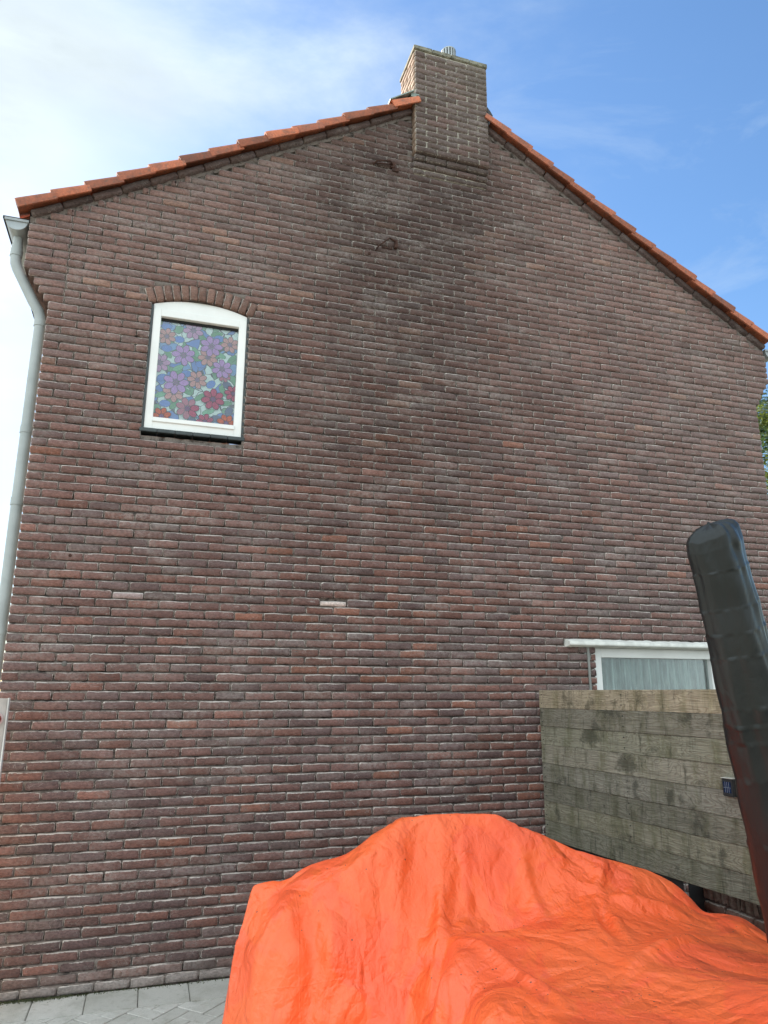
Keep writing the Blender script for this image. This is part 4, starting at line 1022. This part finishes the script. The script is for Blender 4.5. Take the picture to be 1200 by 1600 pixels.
def mat_tarp():
    t = NT('orange_tarpaulin'); uv = t.N.new('ShaderNodeUVMap').outputs[0]; p = t.pos()
    base = t.mix(t.ramp(t.noise(p, 1.6, 4), .35, .65), (.97, .138, .036), (.97, .165, .048))
    base = t.mix(t.ramp(t.noise(t.map(p, (1, 1, .7)), 2.7, 3, .5, .8), .50, .56, 0, .45), base, (.92, .105, .045))
    # settled dirt specks, thick on the flat part
    sepn = t.N.new('ShaderNodeSeparateXYZ'); t.L.new(p, sepn.inputs[0]); gn = t.N.new('ShaderNodeSeparateXYZ'); t.L.new(t.N.new('ShaderNodeNewGeometry').outputs['Normal'], gn.inputs[0])
    v = t.vor(p, 62); rnd = t.N.new('ShaderNodeTexVoronoi'); t.L.new(p, rnd.inputs['Vector']); rnd.inputs['Scale'].default_value = 62
    sc = t.N.new('ShaderNodeSeparateColor'); t.L.new(rnd.outputs['Color'], sc.inputs[0])
    dens = t.math('MULTIPLY', t.ramp(gn.outputs[2], .6, .95), t.ramp(t.noise(p, 3.0, 3), .42, .68, 0, .26))
    keep = t.math('LESS_THAN', sc.outputs[1], t.math('ADD', dens, .015)); size = t.math('MULTIPLY', sc.outputs[0], .27)
    dot = t.math('MULTIPLY', t.math('LESS_THAN', v, size), keep)
    base = t.mix(t.math('MULTIPLY', dot, .85), base, (.10, .06, .05))
    t.color(base); t.rough(t.ramp(t.noise(p, 12, 4), .3, .7, .30, .44)); t.spec(.5)
    # sharp crumples, folded-in creases in a grid, and long soft pulls
    w1 = t.N.new('ShaderNodeTexNoise'); t.L.new(uv, w1.inputs['Vector']); w1.inputs['Scale'].default_value = 2.5; w1.inputs['Detail'].default_value = 3
    wv = t.N.new('ShaderNodeVectorMath'); wv.operation = 'MULTIPLY_ADD'; t.L.new(w1.outputs['Color'], wv.inputs[0]); wv.inputs[1].default_value = (.22, .22, 0); t.L.new(uv, wv.inputs[2])
    cr = None
    for sc_, am, of in ((2.2, .8, 0), (6.5, .55, 3), (16, .34, 6), (38, .16, 9)):
        d = t.noise(t.map(p, (1, 1, .8), (of, of, 0), (.3, .5, of)), sc_*1.25, 1.2, .5, .6); e = t.math('MULTIPLY', t.math('ABSOLUTE', t.math('SUBTRACT', d, .5)), am); cr = e if cr is None else t.math('ADD', cr, e)
    t.bump(t.math('MULTIPLY', cr, t.ramp(t.noise(p, 2.4, 2), .35, .65, .45, 1.1)), .46, .075)
    dst = t.N.new('ShaderNodeTexNoise'); t.L.new(p, dst.inputs['Vector']); dst.inputs['Scale'].default_value = 2.2; dst.inputs['Detail'].default_value = 3
    dv = t.N.new('ShaderNodeVectorMath'); dv.operation = 'MULTIPLY_ADD'; t.L.new(dst.outputs['Color'], dv.inputs[0]); dv.inputs[1].default_value = (.35, .35, .35); t.L.new(p, dv.inputs[2])
    for sc_, an, k in ((2.3, .3, .085), (5.2, 1.1, .028), (12, .6, .007)):
        t.bump(t.vor(t.map(dv.outputs[0], (1, 1, .62), (sc_, 0, 0), (0, an, an)), sc_, 'DISTANCE_TO_EDGE'), 1, k)
    su = t.N.new('ShaderNodeSeparateXYZ'); t.L.new(uv, su.inputs[0])
    def line(o_, per, off, wd):
        a = t.math('ABSOLUTE', t.math('SUBTRACT', t.math('FRACT', t.math('ADD', t.math('MULTIPLY', o_, 1/per), off)), .5)); return t.ramp(a, 0, wd, 1, 0)
    grid = t.math('MAXIMUM', line(su.outputs[0], .345, .2, .014), t.math('MULTIPLY', line(su.outputs[1], .46, .1, .009), .6))
    t.bump(grid, .3, .004)
    t.bump(t.noise(p, 46, 3, .6, .4), .25, .004)
    tr = t.N.new('ShaderNodeBsdfTranslucent'); tr.inputs[0].default_value = (1, .18, .03, 1); ms = t.N.new('ShaderNodeMixShader'); ms.inputs[0].default_value = .05
    t.L.new(t.bsdf.outputs[0], ms.inputs[1]); t.L.new(tr.outputs[0], ms.inputs[2]); t.L.new(ms.outputs[0], t.out.inputs[0]); return t.m
tarp.data.materials.append(mat_tarp())
tag(tarp, 'crumpled bright orange plastic tarpaulin draped over garden furniture in front of the wall', 'tarpaulin')
#TARP1
# ------------------------------------------------------------------ tree beyond the right-hand corner
def tree(x, y, crown_c, crown_r, n, label):
    t = empty('broadleaf_tree', (x, y, 0)); tag(t, label, 'tree')
    m = MB(); r0 = random.Random(5); cc = Vector(crown_c)
    m.tube([(x, y, 0), (x+.1, y, 1.6), (x-.05, y+.1, 3.2), (x, y, 4.6), (x+.1, y, cc.z+.6)], .2, 10, rs=[.24, .19, .15, .10, .04])
    for i in range(14):
        a = r0.random()*6.28; z = r0.uniform(2.2, cc.z); L = r0.uniform(.9, crown_r*.95)
        p0 = Vector((x, y, z)); p1 = p0+Vector((math.cos(a)*L*.5, math.sin(a)*L*.5, L*.35)); p2 = p0+Vector((math.cos(a)*L, math.sin(a)*L, L*.75)); m.tube([p0, p1, p2], .04, 6, rs=[.06, .04, .012])
    adopt(m.build('trunk', simple('bark', (.09, .07, .05), .9, var=.3, scale=20, bump=.7), None, True), t)
    V = []; F = []; C_ = []
    cl = []
    for i in range(150):
        d = Vector((r0.gauss(0, 1), r0.gauss(0, 1), r0.gauss(0, 1))).normalized()*crown_r*r0.uniform(.45, 1)**.6
        cl.append((cc+Vector((d.x, d.y, d.z*1.15)), r0.uniform(.28, .55), r0.random()))
    for i in range(n):
        c, s_, tone = cl[r0.randrange(len(cl))]; p = c+Vector((r0.gauss(0, s_*.5), r0.gauss(0, s_*.5), r0.gauss(0, s_*.4)))
        u = Vector((r0.gauss(0, 1), r0.gauss(0, 1), r0.gauss(0, .6))).normalized(); v_ = u.orthogonal().normalized(); L = r0.uniform(.07, .13)
        b = len(V); V += [p, p+u*L*.5+v_*L*.28, p+u*L, p+u*L*.5-v_*L*.28]; F.append((b, b+1, b+2, b+3))
        g_ = .6+.8*tone*r0.random(); yl = tone > .6
        col = (.12*g_, .145*g_, .022, 1) if yl else (.055*g_, .095*g_, .025, 1)
        C_ += [col]*4
    lm = NT('leaf'); lm.color(lm.attr('bcol')); lm.rough(.5)
    tr = lm.N.new('ShaderNodeBsdfTranslucent'); ms = lm.N.new('ShaderNodeMixShader'); ms.inputs[0].default_value = .45
    gn = lm.mix(1., lm.attr('bcol'), (1.9, 2.0, .8), 'MULTIPLY'); lm.L.new(gn, tr.inputs[0]); lm.L.new(lm.bsdf.outputs[0], ms.inputs[1]); lm.L.new(tr.outputs[0], ms.inputs[2]); lm.L.new(ms.outputs[0], lm.out.inputs[0])
    adopt(link_mesh('crown', V, F, lm.m, None, False, {'bcol': ('FLOAT_COLOR', C_)}), t)
tree(14.45, 6.2, (14.45, 6.2, 6.2), 2.2, 56000, 'tall yellow-green tree standing beyond the right corner of the house')
# distant neighbour seen past the downpipe
nb = empty('neighbour_house', (-12.5, 22, 0)); tag(nb, 'distant brick house seen past the grey downpipe', 'house')
def nb_part(name, mat, *boxes):
    m = MB()
    for b_ in boxes: m.box(*b_)
    return m.build(name, mat, nb)
nb_part('wall', simple('far_brick', (.20, .10, .075), .9, var=.25, scale=3, bump=.3), (-4.5, 4.5, 0, 8, 0, 5.0))
m = MB(); m.add([(-4.8, -.3, 4.95), (4.8, -.3, 4.95), (4.8, 8.3, 4.95), (-4.8, 8.3, 4.95), (-4.8, 4, 7.6), (4.8, 4, 7.6)], [(0, 1, 5, 4), (2, 3, 4, 5), (0, 4, 3), (1, 2, 5), (0, 3, 2, 1)]); m.build('roof', M['tile'], nb)
for xx in (-3.2, -.6, 2.0):
    for zz in (.9, 3.2):
        f_ = nb_part('window', M['white'], (xx, xx+1.3, -.05, .02, zz, zz+1.2)); MB().box(xx+.08, xx+1.22, -.058, -.052, zz+.08, zz+1.12).build('pane', M['slate'], f_)
